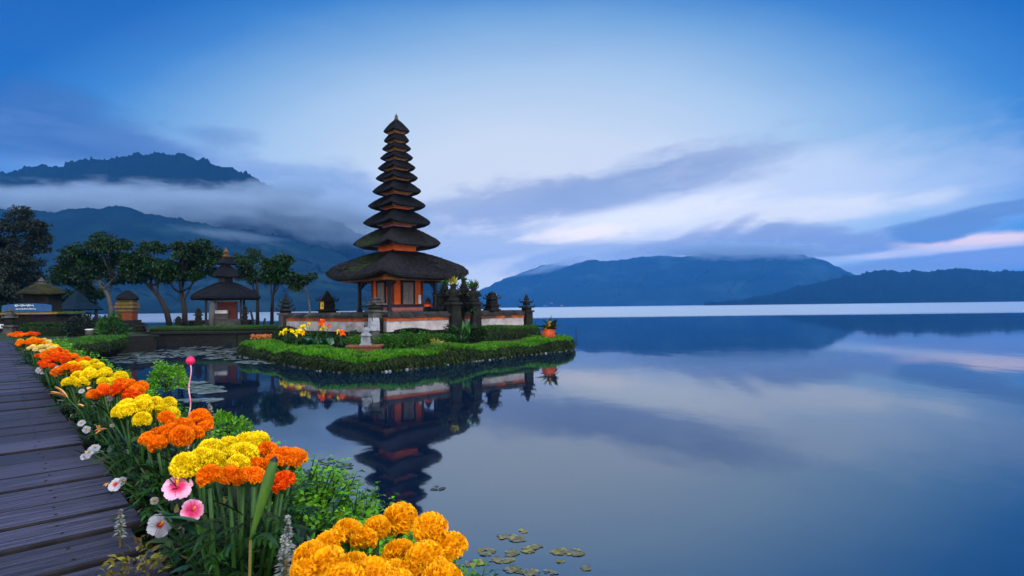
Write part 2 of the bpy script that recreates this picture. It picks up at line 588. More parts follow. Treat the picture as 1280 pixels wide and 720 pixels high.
def hill(name, ridge, D0, D1, m, near=.62, nx=420, nr=22, bumps=3.0, seed=1.0, relief=.10, treesz=9.0, rough=2.2):
    """ridge: (px, py) skyline seen from the shore; the hill runs from its foot at the lake up to that ridge and down behind"""
    xs = np.array([p[0] for p in ridge], float)
    ys = np.array([p[1] for p in ridge], float)
    gx = np.linspace(xs[0], xs[-1], nx)
    gy = np.interp(gx, xs, ys)
    k = np.ones(9) / 9
    gy = np.convolve(np.pad(gy, 4, mode='edge'), k, mode='valid') + rough * fnoise(gx * .045 + seed, gx * .02, seed)
    V = np.zeros((nr + 1, nx, 3))
    tb = rng.random((nr, nx)) ** 1.5
    big = np.repeat(rng.random((nr, nx // 5 + 1)), 5, 1)[:, :nx]
    tb = (tb * .6 + .6 * big) * (.5 + .5 * np.sin(gx * .11 + seed)[None, :] ** 2)
    for i in range(nx):
        Dd = D0 + (D1 - D0) * i / (nx - 1)
        p = np.array(at_y(gx[i], gy[i], Dd))
        foot = p.copy()
        foot[0] *= near
        foot[1] *= near
        lat = p[0]
        for r in range(nr):
            t = r / (nr - 1)
            q = foot * (1 - t) + p * t
            q[2] = max(p[2], 3) * (t ** 1.25)
            a = math.sin(math.pi * min(1, t * 1.02))
            w = fnoise(lat * .006 + seed, t * 3.2 + seed, seed) + .5 * fnoise(lat * .021, t * 7, seed + 3)
            q[2] += w * relief * max(p[2], 20) * a * .5
            q[1] += w * relief * 500 * a
            q[2] += tb[r, i] * bumps * (.25 + .75 * min(1, t * 3))
            q[1] -= relief * 260 * a * abs(math.sin(lat * .011 + 1.8 * math.sin(t * 3 + seed) + seed))
            V[r, i] = q
        V[0, i, 2] = -1
        V[nr, i] = (p[0] * 1.25, p[1] * 1.25, -1)
    idx = np.arange((nr + 1) * nx).reshape(nr + 1, nx)
    Fc = np.stack([idx[:-1, :-1], idx[:-1, 1:], idx[1:, 1:], idx[1:, :-1]], -1).reshape(-1, 4)
    return tag(mesh_np(name, V.reshape(-1, 3), Fc, m, smooth=True), kind='structure')


hill('hill_left_slope', [(-420, 262), (-200, 250), (-60, 256), (0, 262), (60, 266), (110, 262), (150, 259), (195, 270), (240, 278), (300, 289), (350, 297), (400, 310),
                         (440, 326), (480, 345), (540, 366), (610, 383)], 760, 980, hill_m, .55, 380, 26, 5, 2.0, .16, 9)
hill('hill_left_peak', [(-420, 238), (-200, 228), (-60, 222), (0, 218), (40, 212), (90, 206), (130, 201), (165, 197), (200, 194), (230, 196), (252, 203), (275, 210),
                        (300, 216), (340, 236), (400, 268), (460, 300), (560, 345)], 1140, 1170, hill_near, .76, 460, 16, 12, 5.0, .06, 7)
hill('hill_right_far', [(560, 384), (600, 362), (640, 346), (665, 337), (690, 330), (712, 333), (740, 325), (775, 327), (810, 320), (850, 322), (880, 318), (930, 320), (980, 317), (1013, 321), (1035, 329), (1060, 341),
                         (1100, 352), (1180, 362), (1300, 372)], 3300, 2500, hill_m, .74, 480, 30, 9, 8.0, .16, 12, 2.6)
hill('hill_right_near', [(880, 381), (940, 374), (990, 362), (1030, 353), (1060, 346), (1090, 341), (1110, 339), (1130, 341), (1160, 341), (1190, 337), (1215, 338),
                         (1240, 341), (1280, 340), (1400, 334), (1600, 330)], 1750, 1350, hill_near, .8, 420, 14, 9, 11.0, .05, 6)
gm = pmat('far_ground', (.02, .04, .04), (.03, .05, .05), .01, .95)
mb = MB()
mb.add([(-5200, -60, -.6), (5200, -60, -.6), (5200, 5200, -.6), (-5200, 5200, -.6)], [(0, 1, 2, 3)])
tag(mb.build('ground', gm), kind='structure')


# ---- air
def volume_mat(name, color, density, shape=None, aniso=0.0):
    m = bpy.data.materials.new(name)
    m.use_nodes = True
    m.node_tree.nodes.clear()
    S.tree = m.node_tree
    o = m.node_tree.nodes.new('ShaderNodeOutputMaterial')
    v = m.node_tree.nodes.new('ShaderNodeVolumePrincipled')
    v.inputs['Color'].default_value = color
    v.inputs['Anisotropy'].default_value = aniso
    m.node_tree.links.new(v.outputs[0], o.inputs['Volume'])
    v.inputs['Density'].default_value = density
    if shape:
        plug(v.inputs['Density'], shape() * density)
    return m


hz = MB()
hz.add([(x, y, z) for z in (-1.6, 480) for x, y in ((-5400, -90), (5400, -90), (5400, 5400), (-5400, 5400))],
       [(3, 2, 1, 0), (4, 5, 6, 7), (0, 1, 5, 4), (1, 2, 6, 5), (2, 3, 7, 6), (3, 0, 4, 7)])
tag(hz.build('haze', volume_mat('haze', (.06, .34, .96, 1), 1.9e-4)), kind='stuff')


def mist(name, c, size, density, color, ns, rot=0.0, thr=.42):
    """a bank of low cloud: a rounded body filled with uneven vapour that thins out at its skin"""
    def shape():
        g = coords('Object')
        x, y, z = sep(g)
        nn = noise(vec(x * ns[0], y * ns[1], z * ns[2]), 1.0, 5, .6, .3)
        q = vmul(g, (1.0, 1.0, 1.0))
        d = mth('SQRT', x * x + y * y + z * z)
        return sstep((1.0 - d) * 1.1 + (nn - .5) * 1.5, .12, .75)
    m = volume_mat(name + '_vapour', color, density, shape, .2)
    mb = MB()
    prof = [(math.sin(math.pi * i / 14) + .001, -math.cos(math.pi * i / 14)) for i in range(15)]
    mb.lathe((0, 0, 0), prof, 28)
    o = mb.build(name, m)
    o.scale, o.location, o.rotation_euler = size, c, (0, R(rot), 0)
    return tag(o, kind='stuff')


def mist_px(name, px, py, rx, rz, Y, dy, dens, ns, rot=0.0, color=(.60, .78, 1.0, 1)):
    p = at_y(px, py, Y)
    mist(name, p, (rx * Y / F, dy, rz * Y / F), dens, color, ns, rot)


mist_px('mist', 215, 258, 320, 36, 985, 100, .027, (7.0, 2.0, 2.6), 3)
mist_px('mist', 415, 272, 165, 46, 1000, 90, .025, (4.0, 2.0, 2.4), 8)
mist_px('mist', 345, 238, 110, 22, 1005, 60, .024, (4.0, 2.0, 2.0), -6)
mist_px('mist', 20, 246, 130, 16, 990, 75, .014, (3.0, 1.5, 1.2), 0)
mist_px('mist', 290, 294, 90, 10, 690, 40, .007, (3.0, 1.5, 1.6), 8)
mist_px('mist', 690, 333, 60, 8, 2900, 120, .009, (3.0, 1.5, 1.6), -14)
mist_px('mist', 930, 313, 175, 15, 2430, 120, .020, (9.0, 2.0, 2.2), 1)

# ---- shore land on the left, its quay and the island
def slab(name, pts, z0, z1, m, kind='structure'):
    n = len(pts)
    mb = MB()
    vs = [(x, y, z0) for x, y in pts] + [(x, y, z1) for x, y in pts]
    mb.add(vs, [tuple(range(n, 2 * n))])
    mb.add(vs, [(i, (i + 1) % n, n + (i + 1) % n, n + i) for i in range(n)], 1)
    return tag(mb.build(name, [m, MT['stone']]), kind=kind)


LZ = .65
LAND = [(-13.6, 15.4), (-14.2, 18), (-15.0, 21.6), (-14.6, 23.2), (-16.8, 25.2), (-17.0, 26.6), (-12.6, 26.2), (-9.5, 27.5), (-9.2, 31.5), (-13, 34.5),
        (-19, 34.2), (-23.5, 36), (-30, 46), (-75, 70), (-80, 30), (-24, 12)]
slab('shore_ground', LAND, -.5, LZ, MT['grass'])
BND = []
for px, py in ((298, 445), (330, 451), (365, 458), (402, 464), (440, 467), (480, 465), (520, 461), (560, 456), (610, 450), (650, 445), (690, 441), (716, 438)):
    p = on_z(px, py, 0)
    BND.append((p.x, p.y))
ISL = BND + [(2.7, 23.4), (.5, 27.5), (-4.5, 29), (-9, 26.5), (-10.8, 24)]
cxm, cym = -4, 21.5
slab('island_ground', [(cxm + (x - cxm) * .93, cym + (y - cym) * .93) for x, y in ISL], -.5, .40, MT['soil'])

# ---- boardwalk
UD = Vector((-.669, .743, 0)).normalized()      # the way it runs
PD = Vector((.743, .669, 0)).normalized()       # across it, towards the pond
BZ = .85


def bw(t, s, z):
    return UD * t + PD * s + Vector((0, 0, z))


plank_m, pb, po = newmat('weathered_plank')
pc = vmul(coords(), (1, 1, 1))
px_, py_, pz_ = sep(pc)
uu = px_ * PD.x + py_ * PD.y
vv = px_ * UD.x + py_ * UD.y
isl = geo('Random Per Island')
gr = noise(vec(uu * 2.2 + isl * 37.0, vv * 70.0, 0.0), 1.0, 7, .7, .6)
gr2 = noise(vec(uu * 2.0 + isl * 11.0, vv * 9.0, 4.0), 1.0, 5, .65, .4)
cc = mixc(sstep(gr, .33, .7), lin(20, 20, 32), lin(80, 80, 106))
cc = mixc(sstep(gr2, .55, .75) * .55, cc, lin(52, 46, 54))
hs = S.tree.nodes.new('ShaderNodeHueSaturation')
plug(hs.inputs['Color'], cc), plug(hs.inputs['Value'], isl * .8 + .45)
S.tree.links.new(hs.outputs[0], pb.inputs['Base Color'])
plug(pb.inputs['Roughness'], gr * .4 + .3)
pb.inputs['Specular IOR Level'].default_value = .42
bump(pb, gr, .5, .012)
mb = MB()
t, k = -1.2, 0
while t < 21.0:
    w = .22 + .11 * random.random()
    s0, s1 = -1.9, .37 + random.uniform(-.02, .035)
    z = BZ + random.uniform(-.006, .005)
    g, sk = .008 + .010 * random.random(), random.uniform(-.012, .012)
    th = .05
    a = [(t + g, s0), (t + g + sk, s1), (t + w - g + sk, s1), (t + w - g, s0)]
    b = .006
    inn = [(t + g + b, s0), (t + g + b + sk, s1 - b), (t + w - g - b + sk, s1 - b), (t + w - g - b, s0)]
    vs = [bw(x, y, z - th) for x, y in a] + [bw(x, y, z - b) for x, y in a] + [bw(x, y, z) for x, y in inn]
    fs = [(8, 9, 10, 11)]
    for r in (0, 4):
        fs += [(r + i, r + (i + 1) % 4, r + 4 + (i + 1) % 4, r + 4 + i) for i in range(4)]
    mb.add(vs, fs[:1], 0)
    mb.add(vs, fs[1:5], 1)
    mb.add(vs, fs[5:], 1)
    for s_ in (-.62, -.58, .17, .21):
        for f in (.3, .7):
            c_ = bw(t + w * f, s_ + random.uniform(-.012, .012), z + .001)
            if s_ in (-.62, .17):
                mb.lathe((c_.x, c_.y, c_.z), [(.006, 0), (.0055, .0015)], 7, mi=1)
    t += w
for s in (-1.5, -.6, .2):
    mb.bar(bw(-1.2, s, BZ - .13), bw(21, s, BZ - .13), .12, .14)
bo = mb.build('boardwalk', [plank_m, pmat('plank_gap_shade', (.008, .007, .010), (.018, .016, .02), 12, .9)])  # side faces coloured dark to carry the shade of the gaps; nails share it
bm_ = bo.data
import bmesh
_b = bmesh.new(); _b.from_mesh(bm_); bmesh.ops.recalc_face_normals(_b, faces=_b.faces); _b.to_mesh(bm_); _b.free()
tag(bo, kind='structure')
for tt in np.arange(-.5, 21, 2.6):
    mb = MB()
    mb.tube([bw(tt, -1.5, -.55), bw(tt, -1.5, BZ - .2)], .09, 8)
    tag(mb.build('boardwalk_support', MT['darkwood']), kind='structure')
    mb = MB()
    mb.tube([bw(tt, .15, -.55), bw(tt, .15, BZ - .2)], .09, 8)
    tag(mb.build('boardwalk_support', MT['darkwood']), kind='structure')


# ---- planted bank between boardwalk and pond
def bank_z(t, s):
    kn = [(.30, .70), (.42, .80), (.80, .82), (1.0, .62), (1.3, .28), (1.58, .04), (1.9, -.35)]
    w = .09 * math.sin(t * 1.1) + .06 * math.sin(t * 2.7 + 1)
    s = s - w * max(0, min(1, (s - .6) / 1.0)) + max(0, 1.3 - t) * .35 * max(0, min(1, (s - .6)))
    for (a, za), (b, zb) in zip(kn[:-1], kn[1:]):
        if s <= b:
            return za + (zb - za) * max(0, (s - a) / (b - a))
    return -.35


nt_, ns_ = 160, 22
V = []
for i in range(nt_):
    for j in range(ns_):
        t, s = -1.5 + 22.8 * i / (nt_ - 1), .30 + 2.3 * j / (ns_ - 1)
        V.append(tuple(bw(t, s, bank_z(t, s) + .02 * math.sin(t * 9 + s * 13) - (.25 if j == 0 else 0))))
idx = np.arange(nt_ * ns_).reshape(nt_, ns_)
Fc = np.stack([idx[:-1, :-1], idx[:-1, 1:], idx[1:, 1:], idx[1:, :-1]], -1).reshape(-1, 4)
tag(mesh_np('bank_ground', np.array(V), Fc, MT['soil'], smooth=True), kind='structure')

# ================================================================== ISLAND
def offset_line(pts, d):
    """shift a polyline inwards (towards the island's middle) by d"""
    out = []
    for i, p in enumerate(pts):
        a, b = Vector(pts[max(i - 1, 0)]), Vector(pts[min(i + 1, len(pts) - 1)])
        tn = (b - a).normalized()
        out.append((p[0] - tn.y * d, p[1] + tn.x * d))
    return out


def resample(pts, step):
    out = []
    for a, b in zip(pts[:-1], pts[1:]):
        a, b = Vector(a), Vector(b)
        n = max(1, int((b - a).length / step))
        out += [a.lerp(b, i / n) for i in range(n)]
    return out + [Vector(pts[-1])]


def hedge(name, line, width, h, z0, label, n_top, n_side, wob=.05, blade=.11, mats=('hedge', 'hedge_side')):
    """a clipped hedge along a line (its outer edge): a solid core under leaf blades; grows on the inner side"""
    line = resample(line, .3)
    prof = [(0.06, 0), (0.0, h * .5), (.05, h * .85), (.22, h), (width * .6, h * 1.02), (width - .12, h * .98), (width, h * .6), (width, 0)]
    n = len(line)
    rings, nrm = [], []
    for i, p in enumerate(line):
        a, b = line[max(i - 1, 0)], line[min(i + 1, n - 1)]
        tn = (b - a).normalized()
        inn = Vector((-tn.y, tn.x))
        w = 1 + wob * (math.sin(i * .9) + math.sin(i * .37 + 1))
        rings.append([(p.x + inn.x * s, p.y + inn.y * s, z0 + z * w) for s, z in prof])
    mb = MB()
    k = len(prof)
    vs = [q for r in rings for q in r]
    fs = [(i * k + j, (i + 1) * k + j, (i + 1) * k + j + 1, i * k + j + 1) for i in range(n - 1) for j in range(k - 1)]
    fs += [tuple(range(k)), tuple((n - 1) * k + j for j in range(k - 1, -1, -1))]
    rg = np.array(rings)
    P, D, L, W, mi = [], [], [], [], []
    for top, cnt in ((True, n_top), (False, n_side)):
        i = rng.integers(0, n - 1, cnt)
        js = rng.integers(2, k - 2, cnt) if top else rng.choice([0, 0, 1, 1, 1, k - 2], cnt)
        u, v = rng.random(cnt)[:, None], rng.random(cnt)[:, None]
        A = rg[i, js] * (1 - v) + rg[i, js + 1] * v
        B = rg[i + 1, js] * (1 - v) + rg[i + 1, js + 1] * v
        p = A * (1 - u) + B * u
        tn = rg[i + 1, js] - rg[i, js]
        cr = rg[i, js + 1] - rg[i, js]
        nr = np.cross(cr, tn)
        nr /= np.linalg.norm(nr, axis=1, keepdims=True)
        nr *= np.sign((nr * (p - np.array([line[n // 2].x, line[n // 2].y, z0 - 3]))).sum(1, keepdims=True))
        d = nr * (.8 if top else .6) + rng.normal(size=(cnt, 3)) * .45 + np.array([0, 0, .5 if top else -.25])
        P.append(p - nr * .02), D.append(d), L.append(rng.uniform(.5, 1.2, cnt) * blade), W.append(rng.uniform(.3, .5, cnt) * blade)
    Vt, Ft = leaves_np(P[0], D[0], L[0], W[0])
    Vs, Fs = leaves_np(P[1], D[1], L[1], W[1] * .8, droop=.3)
    bright = rng.random(len(Fs) // 4) < .35
    root = mb.add(vs, fs)
    core = mb.build(name, MT['hedge_core'])
    tag(core, label, 'hedge')
    V, Fc, M = merge_np([(Vt, Ft, 0), (Vs, Fs, 1)])
    o = mesh_np('foliage', V, Fc, [MT[mats[0]], MT[mats[1]]], core, M)
    return core


hedge('border_hedge', BND[:-1] + [(2.0, 20.6), (2.3, 21.4), (2.2, 22.4)], 1.25, .38, .0,
      'bright green clipped hedge edging the temple island along the water', 32000, 17000, .13, .13)

WALL_N, WALL_R, WALL_L, WALL_B = Vector((-4.38, 18.0)), Vector((.56, 22.3)), Vector((-8.56, 21.5)), Vector((-3.9, 26.3))


def wall_run(name, A, B, label, parts=None):
    """a low temple wall from A to B: plinth, plastered panel, painted band and weathered cap"""
    A, B = Vector(A), Vector(B)
    mid = (A + B) / 2
    L = (B - A).length
    rz = math.atan2(B.y - A.y, B.x - A.x)
    t = thing(name, (mid.x, mid.y, .4), label, 'wall')
    for nm, m, z0, z1, th in (('plinth', MT['stone'], .38, .86, .36), ('panel', MT['plaster'], .86, 1.20, .24), ('band', MT['band'], 1.20, 1.315, .30)):
        mb = MB()
        mb.box((mid.x, mid.y, z0), (L, th, z1 - z0), rz, bev=.01)
        mb.build(nm, m, t)
    mb = MB()
    n = max(3, int(L / .45))
    for i in range(n):
        f = (i + .5) / n
        p = A.lerp(B, f)
        mb.box((p.x, p.y, 1.315 + random.uniform(-.004, .004)), (L / n - .012, .44 + random.uniform(-.015, .015), .10), rz, bev=.02)
        mb.box((p.x, p.y, 1.417), (L / n - .03, .28, .07), rz, .75, bev=.02)
    mb.build('cap', MT['cap'], t)
    return t


def on_wall(px, A, B, off=None):
    if off is not None:
        A, B = Vector(A) + off, Vector(B) + off
    d = ray(px, 385)
    k = d.x / d.y
    # A + f(B-A): x = k*y
    f = (k * A.y - A.x) / ((B.x - A.x) - k * (B.y - A.y))
    return Vector(A).lerp(Vector(B), f)


def lerp2(a, b, f):
    return a + (b - a) * f


wall_run('temple_wall', lerp2(WALL_N, WALL_L, .06), lerp2(WALL_N, WALL_L, .95), 'long white and orange temple wall running left of the cloth wrapped corner pillar')
g0, g1 = on_wall(549, WALL_N, WALL_R), on_wall(600, WALL_N, WALL_R)
wall_run('temple_wall', lerp2(WALL_N, WALL_R, .06), on_wall(560, WALL_N, WALL_R), 'white panelled temple wall with orange band in front of the tall tower')
wall_run('temple_wall', on_wall(583, WALL_N, WALL_R), lerp2(WALL_N, WALL_R, .96), 'white panelled temple wall between the split gate and the end pillar')
wall_run('temple_wall', lerp2(WALL_L, WALL_B, .05), lerp2(WALL_L, WALL_B, .97), 'temple wall at the far back left of the court, mostly hidden')
wall_run('temple_wall', lerp2(WALL_R, WALL_B, .05), lerp2(WALL_R, WALL_B, .95), 'temple wall at the far back right of the court, mostly hidden')
mb = MB()
q = [lerp2(Vector((-4.1, 21.9)), w, .96) for w in (WALL_N, WALL_R, WALL_B, WALL_L)]
mb.add([(p.x, p.y, z) for z in (.38, 1.28) for p in q], [(4, 5, 6, 7), (0, 1, 5, 4), (1, 2, 6, 5), (2, 3, 7, 6), (3, 0, 4, 7)])
tag(mb.build('court_ground', MT['stone']), kind='structure')


def antefix(mb, x, y, z, s, ang, mi=0):
    """a small upturned corner horn"""
    c, sn = math.cos(ang), math.sin(ang)
    pts = [(x, y, z), (x + c * s * .5, y + sn * s * .5, z + s * .15), (x + c * s * .75, y + sn * s * .75, z + s * .6), (x + c * s * .7, y + sn * s * .7, z + s * 1.05)]
    mb.tube(pts, [s * .22, s * .2, s * .13, s * .02], 5, mi)


def carved_pillar(name, x, y, z0, h, w, label, cat, tiers=3, rz=R(45), ped=.3, mats=('stone', 'stone', 'stone'), topple=1.0, group=None):
    """a carved stone pillar: pedestal, shaft, stepped crown with horns, finial"""
    t = thing(name, (x, y, z0), label, cat, group)
    mb = MB()
    hp = h * ped
    mb.box((x, y, z0), (w * 1.1, w * 1.1, hp * .25), rz)
    mb.box((x, y, z0 + hp * .25), (w * .86, w * .86, hp * .55), rz)
    mb.box((x, y, z0 + hp * .8), (w * 1.12, w * 1.12, hp * .2), rz)
    mb.build('pedestal', MT[mats[0]], t)
    mb = MB()
    hs = h * (1 - ped) * .42
    z = z0 + hp
    mb.box((x, y, z), (w * .74, w * .74, hs), rz, .92)
    mb.box((x, y, z + hs * .3), (w * .86, w * .5, hs * .35), rz)
    mb.box((x, y, z + hs * .3), (w * .5, w * .86, hs * .35), rz)
    mb.build('shaft', MT[mats[1]], t)
    mb = MB()
    z += hs
    rest = z0 + h - z
    ww = w * 1.12
    for k in range(tiers):
        hh = rest * .62 / tiers
        mb.box((x, y, z), (ww, ww, hh * .42), rz, .9)
        mb.box((x, y, z + hh * .42), (ww * .66, ww * .66, hh * .58), rz, .9)
        for q in range(4):
            a = rz + math.pi / 4 + q * math.pi / 2
            rr = ww * .62
            antefix(mb, x + math.cos(a) * rr * .8, y + math.sin(a) * rr * .8, z + hh * .25, w * .26 * (1 - .2 * k), a)
        z += hh
        ww *= .76
    mb.lathe((x, y, z), [(ww * .5, 0), (ww * .62, rest * .06), (ww * .34, rest * .14), (ww * .4, rest * .2), (ww * .16, rest * .3), (.012, rest * .38)], 10)
    mb.build('crown', MT[mats[2]], t)
    return t


def leaf_spray(name, c, n, L, W, m, parent=None, spread=.7, up=1.0, loc=None):
    P = np.array([c]) + rng.normal(size=(n, 3)) * .03
    D = rng.normal(size=(n, 3)) * spread + np.array([0, 0, up])
    V, Fc = leaves_np(P, D, rng.uniform(.6, 1.1, n) * L, W * rng.uniform(.7, 1.2, n), droop=.12)
    return mesh_np(name, V, Fc, m, parent)


def cloth(name, c, w, h, d, m, parent, rz=R(45)):
    """a wrapped cloth: a fluted skirt round a pillar"""
    mb = MB()
    n = 28
    vs, fs = [], []
    for r, (k, z) in enumerate(((1.0, h), (1.05, h * .66), (1.1, h * .33), (1.2, 0))):
        for j in range(n):
            a = 2 * math.pi * j / n
            f = 1 + .06 * math.sin(a * 7 + r) * r / 2
            ca, sa = math.cos(a), math.sin(a)
            q = (abs(ca) ** 5 + abs(sa) ** 5) ** (-1 / 5)
            X, Yy = ca * q * w * k * f / 2, sa * q * d * k * f / 2
            vs.append((c[0] + X * math.cos(rz) - Yy * math.sin(rz), c[1] + X * math.sin(rz) + Yy * math.cos(rz), c[2] + z))
    for r in range(3):
        for j in range(n):
            fs.append((r * n + j, r * n + (j + 1) % n, (r + 1) * n + (j + 1) % n, (r + 1) * n + j))
    mb.add(vs, fs)
    return mb.build(name, m, parent, smooth=True)


def wall_pillar(px, A, B, w, ztop, label, orn_h, tiers=2, mats=('stone_mid', 'stone', 'stone'), at=None):
    p = at or on_wall(px, A, B)
    t = thing('wall_pillar', (p.x, p.y, .4), label, 'pillar')
    mb = MB()
    mb.box((p.x, p.y, .38), (w, w, ztop - .38), R(42), bev=.02)
    mb.box((p.x, p.y, ztop), (w * 1.25, w * 1.25, .07), R(42), bev=.02)
    mb.build('shaft', MT[mats[0]], t)
    mb = MB()
    z, ww = ztop + .07, w * 1.15
    hh = orn_h * .62 / tiers
    for k in range(tiers):
        mb.box((p.x, p.y, z), (ww * .7, ww * .7, hh * .5), R(42))
        mb.box((p.x, p.y, z + hh * .5), (ww * 1.1, ww * 1.1, hh * .4), R(42), .85)
        for q in range(4):
            a = R(42 + 45) + q * math.pi / 2
            antefix(mb, p.x + math.cos(a) * ww * .55, p.y + math.sin(a) * ww * .55, z + hh * .6, w * .38, a)
        z += hh
        ww *= .72
    mb.lathe((p.x, p.y, z), [(ww * .45, 0), (ww * .55, orn_h * .08), (ww * .3, orn_h * .18), (ww * .33, orn_h * .24), (.01, orn_h * .4)], 10)
    mb.build('crown', MT[mats[2]], t)
    return t, p


tpc, p = wall_pillar(0, 0, 0, .27, 1.50, 'pale corner pillar wrapped in pale grey cloth with a carved stone top', .22, 1, ('stone_mid', 'stone', 'stone'), WALL_N)
cloth('cloth', (p.x, p.y, .92), .285, .40, .285, MT['cloth_grey'], tpc, R(42))
wall_pillar(0, 0, 0, .40, 1.42, 'stone end pillar at the left end of the temple wall', .72, 3, ('stone_mid', 'stone', 'stone'), WALL_L)
wall_pillar(0, 0, 0, .36, 1.40, 'dark stone end pillar at the right end of the temple wall', .62, 2, ('stone', 'stone', 'stone'), WALL_R)
wall_pillar(0, 0, 0, .40, 1.42, 'stone pillar at the hidden back corner of the court', .5, 2, ('stone', 'stone', 'stone'), WALL_B)


def px_thing(px, py_base, z):
    return on_z(px, py_base, z)


# split gate and guardians on the right wall
def zat(py, px, Y):
    return at_y(px, py, Y).z


inw = Vector((-.66, .75))
for px, ytop, w, dd, ti, label in ((556, 350, .62, .55, 5, 'broad dark carved half of the split gate nearest the orange shrine'),
                                   (580, 345, .56, .5, 5, 'dark carved half of the split gate further right from the tower')):
    p = on_wall(px, WALL_N, WALL_R, inw * dd)
    t = carved_pillar('split_gate', p.x, p.y, 1.28, zat(ytop, px, p.y) - 1.28, w, label, 'gate', ti, R(42), .25)
    V, Fc = leaves_np(np.array([(p.x, p.y, 1.45)]) + np.c_[rng.normal(size=(170, 2)) * w * .30, rng.uniform(0, zat(ytop + 8, px, p.y) - 1.5, 170)], rng.normal(size=(170, 3)) + np.array([0, 0, .3]), rng.uniform(.06, .14, 170), .05)
    mesh_np('ivy', V, Fc, MT['leaf_black'], t)
    leaf_spray('moss_tuft', (p.x, p.y, zat(ytop + 6, px, p.y)), 30, .26, .06, MT['leaf_mid'], t, .45, .9)
for px, ytop, label in ((567, 352, 'dark stone guardian with a tall pale yellow leaf offering'),
                        (592.5, 356, 'dark stone guardian with a pointed green leaf offering')):
    p = on_wall(px, WALL_N, WALL_R, inw * -.12)
    h = zat(ytop, px, p.y) - 1.0
    t = thing('guardian_statue', (p.x, p.y, .4), label, 'statue')
    mb = MB()
    mb.box((p.x, p.y, .38), (.40, .40, 1.12), R(42), bev=.02)
    mb.box((p.x, p.y, 1.50), (.38, .38, .22), R(42), bev=.02)
    mb.box((p.x, p.y, 1.72), (.50, .50, .08), R(42), .9)
    mb.build('pedestal', MT['stone'], t)
    zb, hb = 1.80, zat(ytop, px, p.y) - 1.80
    mb = MB()
    mb.lathe((p.x, p.y, zb), [(.20, 0), (.21, hb * .12), (.15, hb * .3), (.18, hb * .45), (.19, hb * .58), (.09, hb * .66), (.11, hb * .74), (.12, hb * .84), (.06, hb * .94), (.01, hb)], 14, sy=.8)
    for sx in (-1, 1):
        mb.tube([(p.x + sx * .16, p.y - .02, zb + hb * .56), (p.x + sx * .25, p.y - .08, zb + hb * .38), (p.x + sx * .14, p.y - .2, zb + hb * .34)], [.06, .05, .04], 7)
        antefix(mb, p.x + sx * .09, p.y, zb + hb * .8, .12, 0 if sx > 0 else math.pi)
    mb.build('figure', MT['stone'], t, smooth=True)
    leaf_spray('ivy', (p.x - .05, p.y - .16, zb - .25), 26, .26, .09, MT['leaf_dark'], t, .8, .5)
    o = leaf_spray('leaf_offering', (p.x, p.y, zb + hb * .70), 22, .50, .11, MT['leaf_yellow' if px < 570 else 'leaf_mid'], t, .22, 1.0)
p = on_wall(615, WALL_N, WALL_R)
t = carved_pillar('wall_ornament', p.x, p.y, 1.49, zat(364, 615, p.y) - 1.49, .44, 'squat carved stone crown on the temple wall right of the gate', 'ornament', 2, R(42), .3)
leaf_spray('leaf_offering', (p.x, p.y, zat(376, 615, p.y)), 16, .34, .09, MT['leaf_yellow'], t, .5, .9)
p = at_y(409, 391, 22.6)
t = carved_pillar('pointed_shrine', p.x, p.y, 1.28, zat(363, 409, 22.6) - 1.28, .62, 'pointed dark stone shrine with yellow cloth behind the left wall', 'shrine', 4, R(42), .3)
cloth('cloth', (p.x - .1, p.y - .22, 1.62), .16, .30, .12, MT['cloth_yellow'], t, R(0))
p = at_y(470, 391, 19.6)
carved_pillar('stone_shrine', p.x, p.y, 1.28, zat(371, 470, 19.6) - 1.28, .52, 'squat grey carved stone throne just behind the cloth wrapped pillar', 'shrine', 2, R(45), .35, ('stone_mid', 'stone', 'stone_mid'))
p = at_y(535, 391, 20.6)
t = carved_pillar('small_shrine', p.x, p.y, 1.28, zat(371, 535, 20.6) - 1.28, .22, 'small stone post with a red cloth right of the orange shrine wall', 'shrine', 2, R(45), .4)
cloth('cloth', (p.x, p.y, 1.66), .2, .14, .2, MT['cloth_red'], t)

# ---- the tall eleven roofed tower
TX, TY = -4.5, 22.3
PXM = TY / F


def tz(py):
    return zat(py, 497, TY)


tower = thing('pagoda_tower', (TX, TY, 1.28), 'tall pagoda shrine with eleven black thatched roofs over orange walls on the island', 'temple')


